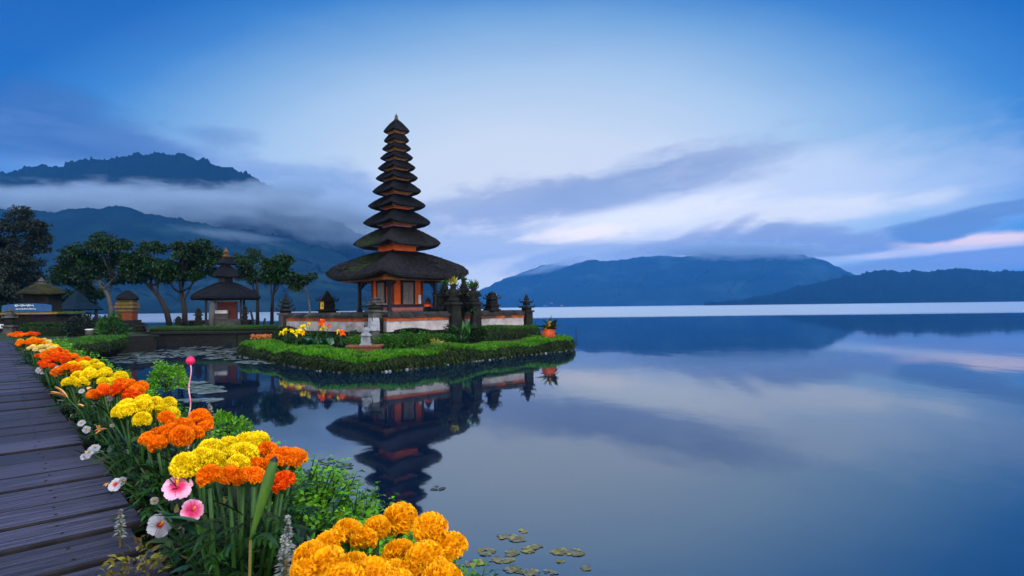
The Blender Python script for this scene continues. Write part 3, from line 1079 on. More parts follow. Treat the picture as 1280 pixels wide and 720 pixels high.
def thatch_roof(c, z_e, z_t, Ro, Rt, th, parent, m, lift=.1, n=56, mr=10, q=1.12, moss=None, name='roof'):
    """one thatched tier: rounded diamond plan with the corners raised to soft hips, a thick cut eave, a flat underside"""
    vs, fs, mi = [], [], []
    rings = []
    for r in range(mr + 1):
        rings.append(('top', r / mr))
    rings += [('e1', 0), ('e2', 0), ('u', 0)]
    for kd, s in rings:
        for j in range(n):
            a = 2 * math.pi * j / n
            ca, sa = math.cos(a), math.sin(a)
            k = (abs(ca) ** q + abs(sa) ** q) ** (-1 / q)
            cn = min(1, max(0, (k - .74) / .26)) ** 1.3
            rag = 1 + .008 * math.sin(a * 9) + .006 * math.sin(a * 23 + z_e)
            ro, rt = Ro * k * rag, Rt * k
            ze = z_e - lift * (1 - cn * cn)
            if kd == 'top':
                g = (s ** .72) * (1 - cn) + (s ** 1.28) * cn
                rr, z = rt + (ro - rt) * s, z_t - (z_t - ze - th * .45) * g - th * .35 * max(0, (s - .86) / .14) ** 2
            elif kd == 'e1':
                rr, z = ro * 1.005, ze - th * .28
            elif kd == 'e2':
                rr, z = ro * .955, ze - th * .55
            else:
                rr, z = rt + (ro - rt) * .12, z_e - lift * .4 - th * .25
            vs.append((c[0] + ca * rr, c[1] + sa * rr, z))
    nr = len(rings)
    for i in range(nr - 1):
        for j in range(n):
            j2 = (j + 1) % n
            fs.append((i * n + j, (i + 1) * n + j, (i + 1) * n + j2, i * n + j2))
    mb = MB()
    mb.add(vs, fs)
    mb.add([vs[j] for j in range(n)], [tuple(range(n))])
    o = mb.build(name, m, parent, smooth=True)
    # loose straw over the slopes and a ragged fringe along the cut eave
    A = np.array(vs).reshape(nr, n, 3)
    cnt = int(900 + 2600 * Ro)
    i = (rng.random(cnt) ** .7 * (mr - .01)).astype(int)
    j = rng.integers(0, n, cnt)
    f, h = rng.random(cnt)[:, None], rng.random(cnt)[:, None]
    p = (A[i, j] * (1 - f) + A[i, (j + 1) % n] * f) * (1 - h) + (A[i + 1, j] * (1 - f) + A[i + 1, (j + 1) % n] * f) * h
    d = A[i + 1, j] - A[i, j]
    d /= np.linalg.norm(d, axis=1, keepdims=True) + 1e-9
    d = d + rng.normal(size=(cnt, 3)) * .10 + np.array([0, 0, .05])
    V1, F1 = leaves_np(p + np.array([0, 0, .004]), d, rng.uniform(.10, .22, cnt) * (.10 + .24 * Ro), .008 + .006 * Ro, fold=.1)
    cnt = int(300 + 700 * Ro)
    j = rng.integers(0, n, cnt)
    f = rng.random(cnt)[:, None]
    k = rng.integers(mr, mr + 2, cnt)
    p = A[k, j] * (1 - f) + A[k, (j + 1) % n] * f
    d = p - np.array([c[0], c[1], z_e])
    d[:, 2] = 0
    d /= np.linalg.norm(d, axis=1, keepdims=True) + 1e-9
    d = d * .6 + np.array([0, 0, -.8]) + rng.normal(size=(cnt, 3)) * .2
    V2, F2 = leaves_np(p - d * .02, d, rng.uniform(.04, .09, cnt) * (.12 + .26 * Ro), .008 + .004 * Ro, fold=.1)
    V, Fc, M = merge_np([(V1, F1, 0), (V2, F2, 0)])
    mesh_np('straw', V, Fc, m, o)
    return o


# thatch with a patch of moss on the lower left slopes
MT['thatch_mossy'] = pmat('mossy_thatch', (.0035, .0035, .005), (.010, .010, .015), 3, .7, 1.0, 55, .05, spec=.3, stretch=(1, 1, .22))
_m = MT['thatch_mossy']
S.tree = _m.node_tree
_b = [n for n in _m.node_tree.nodes if n.type == 'BSDF_PRINCIPLED'][0]
_src = S(_b.inputs['Base Color'].links[0].from_socket)
ox, oy, oz = sep(coords())
dpatch = mth('SQRT', mth('POWER', mth('ABSOLUTE', ox - (TX - 1.15)) / .75, 2.0) + mth('POWER', mth('ABSOLUTE', oy - (TY - .75)) / .9, 2.0))
nm = noise(coords(), 3.0, 5, .65)
plug(_b.inputs['Base Color'], mixc(sstep(dpatch + (nm - .5) * 2.4, 1.0, .55), _src, (.022, .036, .008, 1)))

tiers = [(340, 314, 2.79), (304, 284, 1.71), (278, 262, 1.32), (257, 244, 1.13), (239, 225.6, .96), (222.6, 212.5, .83), (210, 200, .74), (197.5, 188.5, .65),
         (186, 177.6, .57), (176, 166, .50), (164, 149.5, .52)]
for i, (ye, yt, Ro) in enumerate(tiers):
    ze, zt = tz(ye), tz(yt)
    nxt = tiers[i + 1] if i < 10 else None
    Rt = (.36 * nxt[2] if nxt else .05)
    Rt = Rt + .04 if nxt else Rt
    th = .28 if i == 0 else .02 + .055 * Ro
    thatch_roof((TX, TY), ze, zt, Ro, Rt, th, tower, MT['thatch_mossy' if i < 2 else 'thatch'], (.24 if i == 0 else .09 * Ro))
    if nxt:                          # the painted box that carries the next roof, with its gilded bearers
        z1 = tz(nxt[0]) - .02
        w = nxt[2] * .78
        mb = MB()
        mb.lathe((TX, TY, zt - .12), [(w * .56, 0), (w * .56, z1 - zt + .12)], 4, rz=0, sq=2)
        bx = mb.build('tier_box', MT['orange'] if i % 2 == 0 or i > 4 else MT['pink'], tower)
        mb = MB()
        for rr, zz, hh in ((w * .74, z1 - .11, .045), (w * .88, z1 - .055, .045)):
            mb.lathe((TX, TY, zz), [(rr, 0), (rr * 1.04, hh)], 4)
        mb.build('bearer', MT['gold'], bx)
mb = MB()
mb.lathe((TX, TY, tz(150.5)), [(.07, 0), (.09, .05), (.05, .1), (.07, .15), (.03, .22), (.005, .28)], 10)
mb.build('finial', MT['stone_mid'], tower)

# ground storey: stepped floor, posts, eave frame, orange walls, doors, rails
zf = 1.42
mb = MB()
mb.lathe((TX, TY, 1.27), [(1.85, 0), (1.85, .09), (1.70, .092), (1.70, .15)], 4)
mb.build('floor_base', MT['stone'], tower)
ztop = tz(352)
mb = MB()
for rr, z, h in ((2.13, ztop - .02, .10), (2.05, ztop + .08, .1)):
    ring = [(TX + rr * math.cos(math.pi / 2 * j), TY + rr * math.sin(math.pi / 2 * j), z + h / 2) for j in range(4)]
    for j in range(4):
        mb.bar(ring[j], ring[(j + 1) % 4], .12, h)
mb.build('eave_frame', MT['gold'], tower)
mb = MB()
mb.lathe((TX, TY, ztop + .17), [(2.0, 0), (2.0, .03)], 4)
mb.build('ceiling', MT['darkwood'], tower)
for j in range(4):
    a = math.pi / 2 * j
    x, y = TX + 1.48 * math.cos(a), TY + 1.48 * math.sin(a)
    mb = MB()
    mb.box((x, y, zf), (.20, .20, .16), R(45), .8)
    mb.box((x, y, zf + .16), (.11, .11, ztop - zf - .16), R(45))
    for da in (R(135), R(-135)):
        e = (x + math.cos(a + da) * .3, y + math.sin(a + da) * .3, ztop - .04)
        mb.bar((x, y, ztop - .32), e, .05, .06)
    mb.build('post', MT['darkwood'], tower)
    mb = MB()
    x2, y2 = TX + 1.48 * math.cos(a + math.pi / 2), TY + 1.48 * math.sin(a + math.pi / 2)
    mb.bar((x, y, zf + .27), (x2, y2, zf + .27), .07, .06)
    mb.build('rail', MT['darkwood'], tower)
RB = .98
mb = MB()
mb.lathe((TX, TY, zf), [(RB + .03, 0), (RB + .03, .26)], 4)
mb.build('wall_base', MT['pink'], tower)
mb = MB()
mb.lathe((TX, TY, zf + .26), [(RB + .12, 0), (RB + .12, .08)], 4)
mb.build('ledge', MT['darkwood'], tower)
mb = MB()
mb.lathe((TX, TY, zf + .34), [(RB, 0), (RB, ztop - zf - .20)], 4)
bw_ = mb.build('wall', MT['orange'], tower)
for j in range(4):                   # pilasters on the corners
    a = math.pi / 2 * j
    mb = MB()
    mb.box((TX + (RB - .03) * math.cos(a), TY + (RB - .03) * math.sin(a), zf + .343), (.11, .11, ztop - zf - .22), R(45))
    mb.build('pilaster', MT['redwood'], bw_)
hw = RB / math.sqrt(2)
for j in range(4):
    a = math.pi / 4 + math.pi / 2 * j
    n = Vector((math.cos(a), math.sin(a), 0))
    s = Vector((-n.y, n.x, 0))
    c = Vector((TX, TY, 0)) + n * (hw + .02)
    mb = MB()
    hd = ztop - zf - .42
    for sg in (-1, 1):
        cc = c + s * (sg * .125)
        mb.box((cc.x, cc.y, zf + .35), (.24, .06, hd), a + math.pi / 2)
        for k in range(2):
            mb.box((cc.x + n.x * .03, cc.y + n.y * .03, zf + .42 + k * hd * .45), (.16, .03, hd * .36), a + math.pi / 2)
    dr = mb.build('door', MT['greywood'], tower)
    mb = MB()
    for sg in (-1, 1):
        cc = c + s * (sg * .275)
        mb.box((cc.x, cc.y, zf + .347), (.07, .09, hd + .06), a + math.pi / 2)
    mb.box((c.x, c.y, zf + .357 + hd), (.64, .10, .08), a + math.pi / 2)
    mb.build('door_frame', MT['darkwood'], dr)
    if j in (2, 3):
        mb = MB()
        cc = c + s * .52 + n * .03
        mb.box((cc.x, cc.y, zf + .36), (.12, .05, .34), a + math.pi / 2)
        mb.build('white_panel', MT['cloth_white'], bw_)

# ================================================================== PLANTS
def tuft_pts(c, r, h, n, flat=.0):
    """points through a rounded bush, denser towards its skin"""
    d = rng.normal(size=(n, 3))
    d /= np.linalg.norm(d, axis=1, keepdims=True)
    d[:, 2] = np.abs(d[:, 2])
    k = rng.uniform(.45, 1.0, n) ** .5
    lump = 1 + .22 * np.sin(d[:, 0] * 5 + c[0]) * np.cos(d[:, 1] * 4 + c[1])
    p = d * (k * lump)[:, None] * np.array([r, r, h])
    return p + np.array(c), d


def shrub(name, c, r, h, m, label, n=700, L=.09, W=.05, cat='shrub', group=None, mats2=None):
    t = thing(name, c, label, cat, group)
    P, D = tuft_pts(c, r, h, n)
    V, Fc = leaves_np(P, D + rng.normal(size=P.shape) * .6 + np.array([0, 0, .3]), rng.uniform(.6, 1.2, n) * L, rng.uniform(.7, 1.2, n) * W, droop=.15)
    mi = np.zeros(len(Fc), int)
    mesh_np('foliage', V, Fc, [m] + ([mats2] if mats2 else []), t, mi)
    mb = MB()
    for k in range(4):
        a = k * 1.7
        mb.tube([(c[0], c[1], c[2] - .04), (c[0] + math.cos(a) * r * .3, c[1] + math.sin(a) * r * .3, c[2] + h * .4), (c[0] + math.cos(a) * r * .55, c[1] + math.sin(a) * r * .55, c[2] + h * .75)],
                [.02, .015, .006], 5)
    mb.build('stem', MT['bark'], t)
    return t


def blade_plant(name, c, n, L, W, m, label, cat='plant', flowers=(), group=None, spread=.5):
    """upright broad leaves with flower heads on stalks: flowers = [(dx, dy, dz, size, material)]"""
    t = thing(name, c, label, cat, group)
    P = np.array([c]) + rng.normal(size=(n, 3)) * np.array([.05, .05, 0]) * L * 2
    D = rng.normal(size=(n, 3)) * spread + np.array([0, 0, .9])
    parts = []
    V, Fc = leaves_np(P, D, rng.uniform(.6, 1.1, n) * L, W * rng.uniform(.8, 1.2, n), droop=.25)
    mesh_np('leaf', V, Fc, m, t)
    for dx_, dy2, dz_, sz, fm in flowers:
        mb = MB()
        mb.tube([c, (c[0] + dx_ * .5, c[1] + dy2 * .5, c[2] + dz_ * .6), (c[0] + dx_, c[1] + dy2, c[2] + dz_)], .008, 5)
        st = mb.build('stem', MT['stem'], t)
        q = np.array([(c[0] + dx_, c[1] + dy2, c[2] + dz_)])
        k = 14
        V, Fc = leaves_np(np.repeat(q, k, 0), rng.normal(size=(k, 3)) + np.array([0, 0, .6]), sz * rng.uniform(.7, 1.1, k), sz * .6, droop=.2)
        mesh_np('flower', V, Fc, fm, t)
    return t


Cy, Co = PETAL['yellow'], PETAL['red']
# island: rounded clipped bushes along the foot of the wall
bush_at = [(484, 424, .34), (508, 423, .36), (533, 421, .33), (556, 419, .30), (447, 419, .30)]
for i, (px, py, r) in enumerate(bush_at):
    p = on_wall(px, WALL_N, WALL_R, inw * -.95) if px > 467 else on_wall(px, WALL_N, WALL_L, Vector((.62, .75)) * -.9)
    p = Vector((p.x, p.y, .40))
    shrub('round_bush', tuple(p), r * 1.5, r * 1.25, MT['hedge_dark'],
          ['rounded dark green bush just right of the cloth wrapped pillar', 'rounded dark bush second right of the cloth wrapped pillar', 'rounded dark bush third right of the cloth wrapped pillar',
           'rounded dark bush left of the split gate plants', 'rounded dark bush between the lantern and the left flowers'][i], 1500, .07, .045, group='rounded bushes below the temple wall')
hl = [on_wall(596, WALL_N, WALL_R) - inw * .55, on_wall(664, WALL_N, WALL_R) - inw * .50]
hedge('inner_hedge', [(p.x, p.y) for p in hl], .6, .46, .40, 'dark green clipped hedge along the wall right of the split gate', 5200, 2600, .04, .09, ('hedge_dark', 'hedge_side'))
hl = [lerp2(WALL_N, WALL_L, .98) - Vector((.62, .75)) * .6, lerp2(WALL_N, WALL_L, .12) - Vector((.62, .75)) * .55]
hedge('inner_hedge', [(p.x, p.y) for p in hl], .5, .36, .40, 'low dark leafy hedge along the wall left of the corner pillar', 3600, 2600, .22, .13, ('leaf_dark', 'hedge_side'))
hl = [lerp2(WALL_N, WALL_R, .10) - inw * .40, on_wall(556, WALL_N, WALL_R) - inw * .40]
hedge('inner_hedge', [(p.x, p.y) for p in hl], .4, .36, .40, 'low dark hedge behind the rounded bushes under the white wall', 3600, 2600, .16, .12, ('leaf_dark', 'hedge_side'))
for px, off, r, h, label in ((566, .62, .36, .62, 'dark bushy shrub below the guardian with the pale yellow offering'), (594, .62, .34, .60, 'dark bushy shrub below the guardian with the green offering')):
    p = on_wall(px, WALL_N, WALL_R, inw * -off)
    shrub('dark_shrub', (p.x, p.y, .40), r, h, MT['leaf_dark'], label, 900, .10, .05)
for (px, py, n, L, W, fl, label) in (
        (391, 425, 26, .55, .2, [(-.30, 0, .66, .14, Cy), (-.16, .05, .74, .10, Cy), (.30, 0, .80, .17, Co), (.34, 0, .62, .14, Cy)], 'tall canna plant with orange and yellow blooms in front of the left wall'),
        (405, 427, 22, .55, .22, [(.15, 0, .68, .10, Co)], 'broad leaved canna plant with a single flame bloom left of the lantern'),
        (427, 431, 20, .42, .14, [(.0, 0, .52, .15, Co), (-.09, 0, .56, .1, Cy)], 'leafy plant with one red and yellow bloom beside the stone lantern'),
        (360, 421, 18, .36, .10, [(-.1, 0, .48, .17, Cy), (-.22, 0, .42, .12, Cy), (.12, 0, .5, .12, Cy)], 'yellow flowering plant near the left end pillar of the wall'),
        (374, 423, 18, .36, .10, [(0, 0, .50, .17, Cy), (.1, 0, .44, .13, PETAL['gold']), (-.12, 0, .38, .13, Cy)], 'yellow and amber flowering plant between the end pillar and the cannas'),
        (545, 425, 30, .46, .09, [], 'yellow green spiky croton in front of the white wall panel'),
        (583, 423, 14, 1.05, .17, [], 'tall pale striped leaf plant standing in front of the split gate'),
        (575, 420, 14, .6, .12, [], 'low green leaf clump at the foot of the split gate')):
    p = on_wall(px, WALL_N, WALL_R, inw * (-1.5 if px in (545, 575) else -.75)) if px > 467 else on_wall(px, WALL_N, WALL_L, Vector((.62, .75)) * (-1.15 if px != 427 else -1.5))
    p = Vector((p.x, p.y, .40))
    m = MT['leaf_yellow'] if px == 545 else MT['leaf_mid'] if px in (583,) else MT['leaf_blue'] if px in (391, 405) else MT['leaf_dark']
    blade_plant('flowering_plant' if fl else 'leafy_plant', tuple(p), n, L, W, m, label, 'plant', fl, None, .22 if px == 583 else .5)
p = Vector((.95, 21.3, .40))
blade_plant('leafy_plant', tuple(p), 16, .5, .14, MT['leaf_dark'], 'dark leafy plant at the wall end beside the orange flower pot', 'plant', [], None, .7)

# orange jar with a leafy plant at the right tip
p = at_y(686, 424, 20.3)
t = thing('flower_pot', tuple(p), 'bright orange pot with yellow flowers and dark leaves at the island tip', 'flower pot')
mb = MB()
mb.lathe(tuple(p), [(.16, 0), (.24, .04), (.27, .16), (.25, .26), (.17, .33), (.19, .36)], 18)
mb.build('pot', pmat('clay_orange', (.62, .09, .02), (.38, .05, .015), 6, .85, .5, 25, .02, c3=(.2, .04, .02)), t, smooth=True)
leaf_spray('leaf', (p.x, p.y, p.z + .34), 30, .62, .17, MT['leaf_dark'], t, .9, .6)
leaf_spray('flower', (p.x, p.y, p.z + .50), 26, .17, .10, PETAL['gold'], t, .9, .4)
for px, py, h, nm, label in ((720, 421, .5, 'post', 'thin dark stick standing in the water off the island tip'), (669, 412, .45, 'post', 'short thin stake by the right end of the temple wall')):
    p = on_z(px, py, .0 if px == 720 else .42)
    mb = MB()
    mb.tube([(p.x, p.y, p.z - .1), (p.x + .01, p.y, p.z + h)], .018, 6)
    tag(mb.build('stick', MT['darkwood']), label, 'stick')
# small stones and roots at the waterline of the island
random.seed(31)
mb = MB()
for q in resample(BND, .16):
    for i in range(random.choice((0, 1, 1, 2))):
        x, y = q.x + random.uniform(-.05, .07), q.y + random.uniform(-.10, .04)
        r = random.uniform(.012, .05)
        mb.lathe((x, y, -.02), [(r, 0), (r * random.uniform(.9, 1.2), .015 + r * .3), (r * .7, .02 + r * .7), (r * .2, .02 + r * .9)], 7, rz=random.uniform(0, 6), mi=random.choice((0, 0, 1)), sy=random.uniform(.6, 1))
tag(mb.build('waterline_stones', [MT['stone_mid'], MT['stone_pale']], smooth=True), kind='stuff')
# stone lantern on its brick tray
p = on_z(453, 441, .40)
t = thing('brick_plinth', tuple(p), 'low red brick plinth set into the hedge under the stone lantern', 'plinth')
mb = MB()
mb.box((p.x, p.y + .25, .40), (.86, .46, .15), R(2), bev=.015)
mb.build('brickwork', MT['brick'], t)
mb = MB()
mb.box((p.x, p.y + .25, .55), (.96, .54, .05), R(2), bev=.02)
mb.build('coping', MT['brick'], t)
c = (p.x + .03, p.y + .25, .60)
t = thing('stone_lantern', c, 'small weathered grey stone lantern figure standing on the brick plinth', 'lantern')
mb = MB()
k = .70
mb.box(c, (.46 * k, .42 * k, .05 * k), R(8))
mb.box((c[0], c[1], c[2] + .05 * k), (.36 * k, .32 * k, .30 * k), R(8), .94)
mb.box((c[0], c[1] - .16 * k, c[2] + .10 * k), (.14 * k, .03 * k, .18 * k), R(8))
mb.build('base', MT['stone_pale'], t)
mb = MB()
mb.lathe((c[0], c[1], c[2] + .35 * k), [(.24 * k, 0), (.25 * k, .03 * k), (.18 * k, .10 * k), (.13 * k, .14 * k), (.17 * k, .22 * k), (.14 * k, .30 * k), (.06 * k, .36 * k)], 10)
mb.build('body', MT['stone_pale'], t, smooth=True)
mb = MB()
mb.lathe((c[0], c[1], c[2] + .70 * k), [(.06 * k, 0), (.085 * k, .05 * k), (.07 * k, .12 * k), (.03 * k, .19 * k), (.005, .25 * k)], 10)
mb.build('head', MT['stone_mid'], t, smooth=True)
# orange bed on the left of the island
p = on_z(327, 424, .42)
t = thing('orange_flower_bed', tuple(p), 'flat strip of pale orange flowers at the left end of the island hedge', 'flower bed')
n = 420
P = np.array([tuple(p)]) + np.c_[rng.uniform(-.48, .48, n), rng.uniform(0, .5, n), rng.uniform(0, .16, n)]
V, Fc = leaves_np(P, rng.normal(size=(n, 3)) + np.array([0, 0, 1.0]), rng.uniform(.05, .09, n), .05)
mesh_np('flower', V, Fc, pmat('apricot_petal', (.7, .22, .06), (.6, .16, .04), 10, .7, island=.4), t)
V, Fc = leaves_np(P[:160] - np.array([0, 0, .1]), rng.normal(size=(160, 3)) + np.array([0, 0, .6]), .12, .04)
mesh_np('foliage', V, Fc, MT['leaf_dark'], t)


# ---- trees
def tree(name, base, crown, label, Y, leaf='leaf_dark', bark='bark', trunk=None, n=230, L=.17, depth=.9, rad=.16, spread=None, group=None, clump=.52):
    """base: (px, py) foot; crown: list of (px, py, r_px) clumps; trunk: list of (px, py) the main stem follows"""
    k = Y / F
    b = at_y(base[0], base[1], Y)
    b.z = min(b.z, LZ + .02) if b.z > LZ else b.z
    b.z = LZ - .05
    t = thing(name, tuple(b), label, 'tree', group)
    stem = [b] + [at_y(px, py, Y + random.uniform(-.3, .3)) for px, py in (trunk or [])]
    cl = []
    P, D, Ls = [], [], []
    for px, py, r in crown:
        c = at_y(px, py, Y + random.uniform(-1, 1) * depth * r * k * 1.6)
        cl.append(c)
        m = int(n * 1.7 * (r / 12) ** 1.6) + 40
        d = rng.normal(size=(m, 3))
        d /= np.linalg.norm(d, axis=1, keepdims=True)
        rr = rng.uniform(.25, 1.0, m) ** .6
        lump = 1 + .3 * np.sin(d[:, 0] * 7 + px) * np.sin(d[:, 2] * 6 + py)
        q = np.array(c) + d * (rr * lump)[:, None] * r * k * np.array([1.12, 1.0, clump])
        P.append(q)
        D.append(d + rng.normal(size=(m, 3)) * .7)
        Ls.append(rng.uniform(.6, 1.25, m) * L)
    P, D, Ls = np.concatenate(P), np.concatenate(D), np.concatenate(Ls)
    V, Fc = leaves_np(P, D, Ls, Ls * .55, droop=.2)
    mesh_np('crown', V, Fc, MT[leaf], t)
    mb = MB()
    rr = [rad * (1 - .45 * i / max(1, len(stem) - 1)) for i in range(len(stem))]
    if len(stem) > 1:
        mb.tube(stem, rr, 8)
    top = stem[-1]
    tr = mb.build('trunk', MT[bark], t, smooth=True) if len(stem) > 1 else None
    # a few main limbs; every leaf clump hangs on the nearest one
    order = sorted(cl, key=lambda c: c.x)
    k5 = min(5, len(order))
    heads_ = [order[int((i + .5) * len(order) / k5)] for i in range(k5)]
    limbs = []
    for i, c in enumerate(heads_):
        st = stem[-1 - (i % 2 if len(stem) > 2 else 0)]
        e = st.lerp(c, .62) - Vector((0, 0, (c - st).length * .06))
        md = st.lerp(e, .5) + Vector((random.uniform(-.15, .15), random.uniform(-.12, .12), -(c - st).length * .05))
        mb2 = MB()
        mb2.tube([st, st.lerp(md, .5) + Vector((random.uniform(-.05, .05), 0, 0)), md, md.lerp(e, .5), e], [rr[-1] * .75, rr[-1] * .62, rr[-1] * .5, rr[-1] * .42, rr[-1] * .34], 7)
        for c2 in cl:
            if min(heads_, key=lambda h: (h - c2).length) is c and (c2.z > e.z - .2):
                j = md.lerp(e, random.uniform(.35, 1))
                mb2.tube([j, j.lerp(c2, .5) + Vector((random.uniform(-.08, .08), 0, -.05)), c2], [rr[-1] * .28, rr[-1] * .2, rr[-1] * .06], 5)
        mb2.build('branch', MT[bark], t, smooth=True)
    return t


def crown_fill(x0, x1, y0, y1, n, r0_, r1_, shape=None):
    out = []
    k = 0
    while len(out) < n and k < 4000:
        k += 1
        x, y = random.uniform(x0, x1), random.uniform(y0, y1)
        u, v = (x - (x0 + x1) / 2) / ((x1 - x0) / 2), (y - y1) / (y1 - y0)
        if u * u + v * v * .9 > 1.0 or (shape and not shape(x, y)):
            continue
        out.append((x, y, random.uniform(r0_, r1_)))
    return out


random.seed(21)
tree('broad_tree', (137, 404), crown_fill(70, 174, 294, 350, 46, 8, 13) + [(92, 352, 8), (84, 346, 7), (104, 356, 7), (160, 346, 7)],
     'broad spreading tree with pale forked trunk behind the gold shrine', 33, 'leaf_dark', 'bark_pale', [(139, 388), (136, 372), (131, 362)], rad=.16)
tree('leaning_tree', (213, 405), crown_fill(164, 218, 304, 346, 22, 7, 11) + [(178, 346, 6)],
     'tree with a dark trunk leaning left beside the water gap', 33, 'leaf_dark', 'bark', [(208, 388), (198, 370), (186, 357)], rad=.17)
tree('umbrella_tree', (231, 403), crown_fill(200, 282, 303, 350, 38, 7, 12),
     'flat topped tree with a forked dark trunk left of the three roofed pavilion', 33, 'leaf_dark', 'bark', [(231, 390), (229, 378), (226, 366)], rad=.17)
tree('soft_tree', (322, 406), crown_fill(288, 336, 312, 350, 20, 6, 10),
     'loose bluish tree just right of the three roofed pavilion', 33.5, 'leaf_dark', 'bark', [(322, 388), (322, 370), (321, 352)], rad=.12, L=.13)
tree('flat_tree', (340, 405), crown_fill(320, 370, 321, 350, 19, 5, 10),
     'small flat topped tree leaning over the shore behind the left end pillar', 31, 'leaf_dark', 'bark', [(340, 388), (341, 370), (344, 356)], rad=.11)
tree('slender_tree', (388, 400), crown_fill(362, 396, 337, 360, 11, 4, 7),
     'slender pale stemmed little tree standing alone right of the other trees', 30, 'leaf_dark', 'bark_pale', [(387, 384), (385, 370), (382, 358)], rad=.05, n=160)
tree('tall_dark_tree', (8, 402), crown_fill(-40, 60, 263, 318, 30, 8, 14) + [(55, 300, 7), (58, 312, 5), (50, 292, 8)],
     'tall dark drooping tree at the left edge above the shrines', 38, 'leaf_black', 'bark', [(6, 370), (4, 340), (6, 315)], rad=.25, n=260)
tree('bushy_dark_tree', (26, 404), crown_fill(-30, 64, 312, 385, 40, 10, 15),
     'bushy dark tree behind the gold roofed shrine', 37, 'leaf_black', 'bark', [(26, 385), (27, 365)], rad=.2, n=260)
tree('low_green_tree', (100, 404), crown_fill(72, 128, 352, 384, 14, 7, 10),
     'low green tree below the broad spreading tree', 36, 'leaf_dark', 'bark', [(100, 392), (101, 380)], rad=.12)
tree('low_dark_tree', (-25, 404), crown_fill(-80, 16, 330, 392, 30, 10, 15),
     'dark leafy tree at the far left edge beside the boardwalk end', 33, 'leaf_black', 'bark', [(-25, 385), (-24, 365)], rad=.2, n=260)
for px, py, r, h, m, label in ((70, 404, 1.0, 1.05, 'leaf_black', 'dark bush behind the blue lettered board'), (115, 402, 1.3, .8, 'leaf_dark', 'low dark green bush behind the stone figures'),
                               (140, 401, 1.0, .7, 'leaf_dark', 'low bush left of the gold shrine, beneath the broad tree'), (0, 406, 1.2, 1.0, 'leaf_black', 'dark bush at the left edge beside the lettered shrine')):
    p = at_y(px, py, 32)
    shrub('dark_bush', (p.x, p.y, LZ - .05), r, h, MT[m], label, 1500, .14, .08)

# ---- three roofed pavilion on the left shore
PX, PY = at_y(282, 400, 29.5).x, 29.5
pz = lambda py: zat(py, 282, PY)
pk = PY / F
pav = thing('pavilion', (PX, PY, LZ), 'small open pavilion with three stacked dark thatched roofs among the trees', 'pavilion')
for ye, yt, Ro, Rt, th in ((371, 353, 41 * pk, 9 * pk, .26), (345, 333, 17 * pk, 7 * pk, .12), (329, 321, 13 * pk, 3 * pk, .1)):
    thatch_roof((PX, PY), pz(ye), pz(yt), Ro, Rt, th, pav, MT['thatch'], .05, q=1.6)
for y0, y1, w in ((354, 343, 8), (334, 327, 6)):
    mb = MB()
    mb.lathe((PX, PY, pz(y0)), [(w * pk, 0), (w * pk, pz(y1) - pz(y0))], 4, rz=R(20))
    mb.lathe((PX, PY, pz(y1 + 3)), [(w * pk * 1.5, 0), (w * pk * 1.6, .06)], 4, rz=R(20))
    mb.build('tier_box', MT['darkwood'], pav)
mb = MB()
mb.lathe((PX, PY, pz(322)), [(.16, 0), (.2, .08), (.08, .16), (.14, .28), (.05, .42), (.01, .55)], 10)
mb.build('finial', pmat('dull_gold', (.14, .07, .015), (.06, .03, .01), 9, .6), pav)
mb = MB()
mb.box((PX, PY, LZ - .05), (2.1, 2.1, .34), R(20), bev=.03)
mb.box((PX, PY, LZ + .29), (1.7, 1.7, .22), R(20), bev=.03)
mb.build('platform', MT['stone_mid'], pav)
for q in range(4):
    a = R(65) + q * math.pi / 2
    mb = MB()
    x, y = PX + 1.12 * math.cos(a), PY + 1.12 * math.sin(a)
    mb.box((x, y, LZ + .50), (.10, .10, pz(372) - LZ - .42), R(20))
    mb.build('post', MT['darkwood'], pav)
mb = MB()
mb.box((PX, PY + .2, LZ + .51), (.9, .8, pz(377) - LZ - .51), R(20))
mb.build('wall', MT['redwood'], pav)
mb = MB()
mb.box((PX, PY + .2, pz(378)), (1.2, 1.1, .06), R(20))
mb.build('cornice', MT['gold'], pav)
mb = MB()
mb.box((PX - .05, PY - .42, LZ + .52), (.8, .5, .30), R(20))
mb.build('altar', MT['stone_mid'], pav)
mb = MB()
mb.box((PX - .05, PY - .47, LZ + .82), (.7, .45, .16), R(20))
mb.build('altar_cloth', MT['cloth_white'], pav)
p = at_y(265, 406, 28.2)
mb = MB()
mb.tube([(p.x, p.y, LZ - .05), (p.x - .03, p.y, LZ + .6), (p.x + .04, p.y, zat(376, 266, 28.2))], [.17, .13, .15], 8)
tag(mb.build('tree_stump', MT['bark_pale'], smooth=True), 'pale leafless trunk standing at the left front of the pavilion', 'trunk')
for px0, px1, label in ((238, 262, 'low dark stone wall left of the pavilion'), (303, 316, 'low grey stone block right of the pavilion')):
    a, b = at_y(px0, 400, 28.8), at_y(px1, 400, 28.8)
    t = thing('low_wall', ((a.x + b.x) / 2, 28.8, LZ), label, 'wall')
    mb = MB()
    mb.box(((a.x + b.x) / 2, 28.8, LZ - .05), (b.x - a.x, .4, .46), 0, bev=.02)
    mb.build('body', MT['stone'], t)
    mb = MB()
    mb.box(((a.x + b.x) / 2, 28.8, LZ + .412), (b.x - a.x + .08, .48, .08), 0, bev=.02)
    mb.build('cap', MT['cap'], t)
for px, h, w, label in ((248, 1.15, .34, 'dark carved stone figure on the low wall left of the pavilion'), (306, 1.25, .3, 'mossy stone guardian at the right corner of the pavilion'),
                        (223, .75, .34, 'small brown stone marker at the foot of the forked tree')):
    p = at_y(px, 404, 28.0)
    carved_pillar('stone_figure', p.x, p.y, LZ - .03, h, w, label, 'statue', 2, R(20), .4)
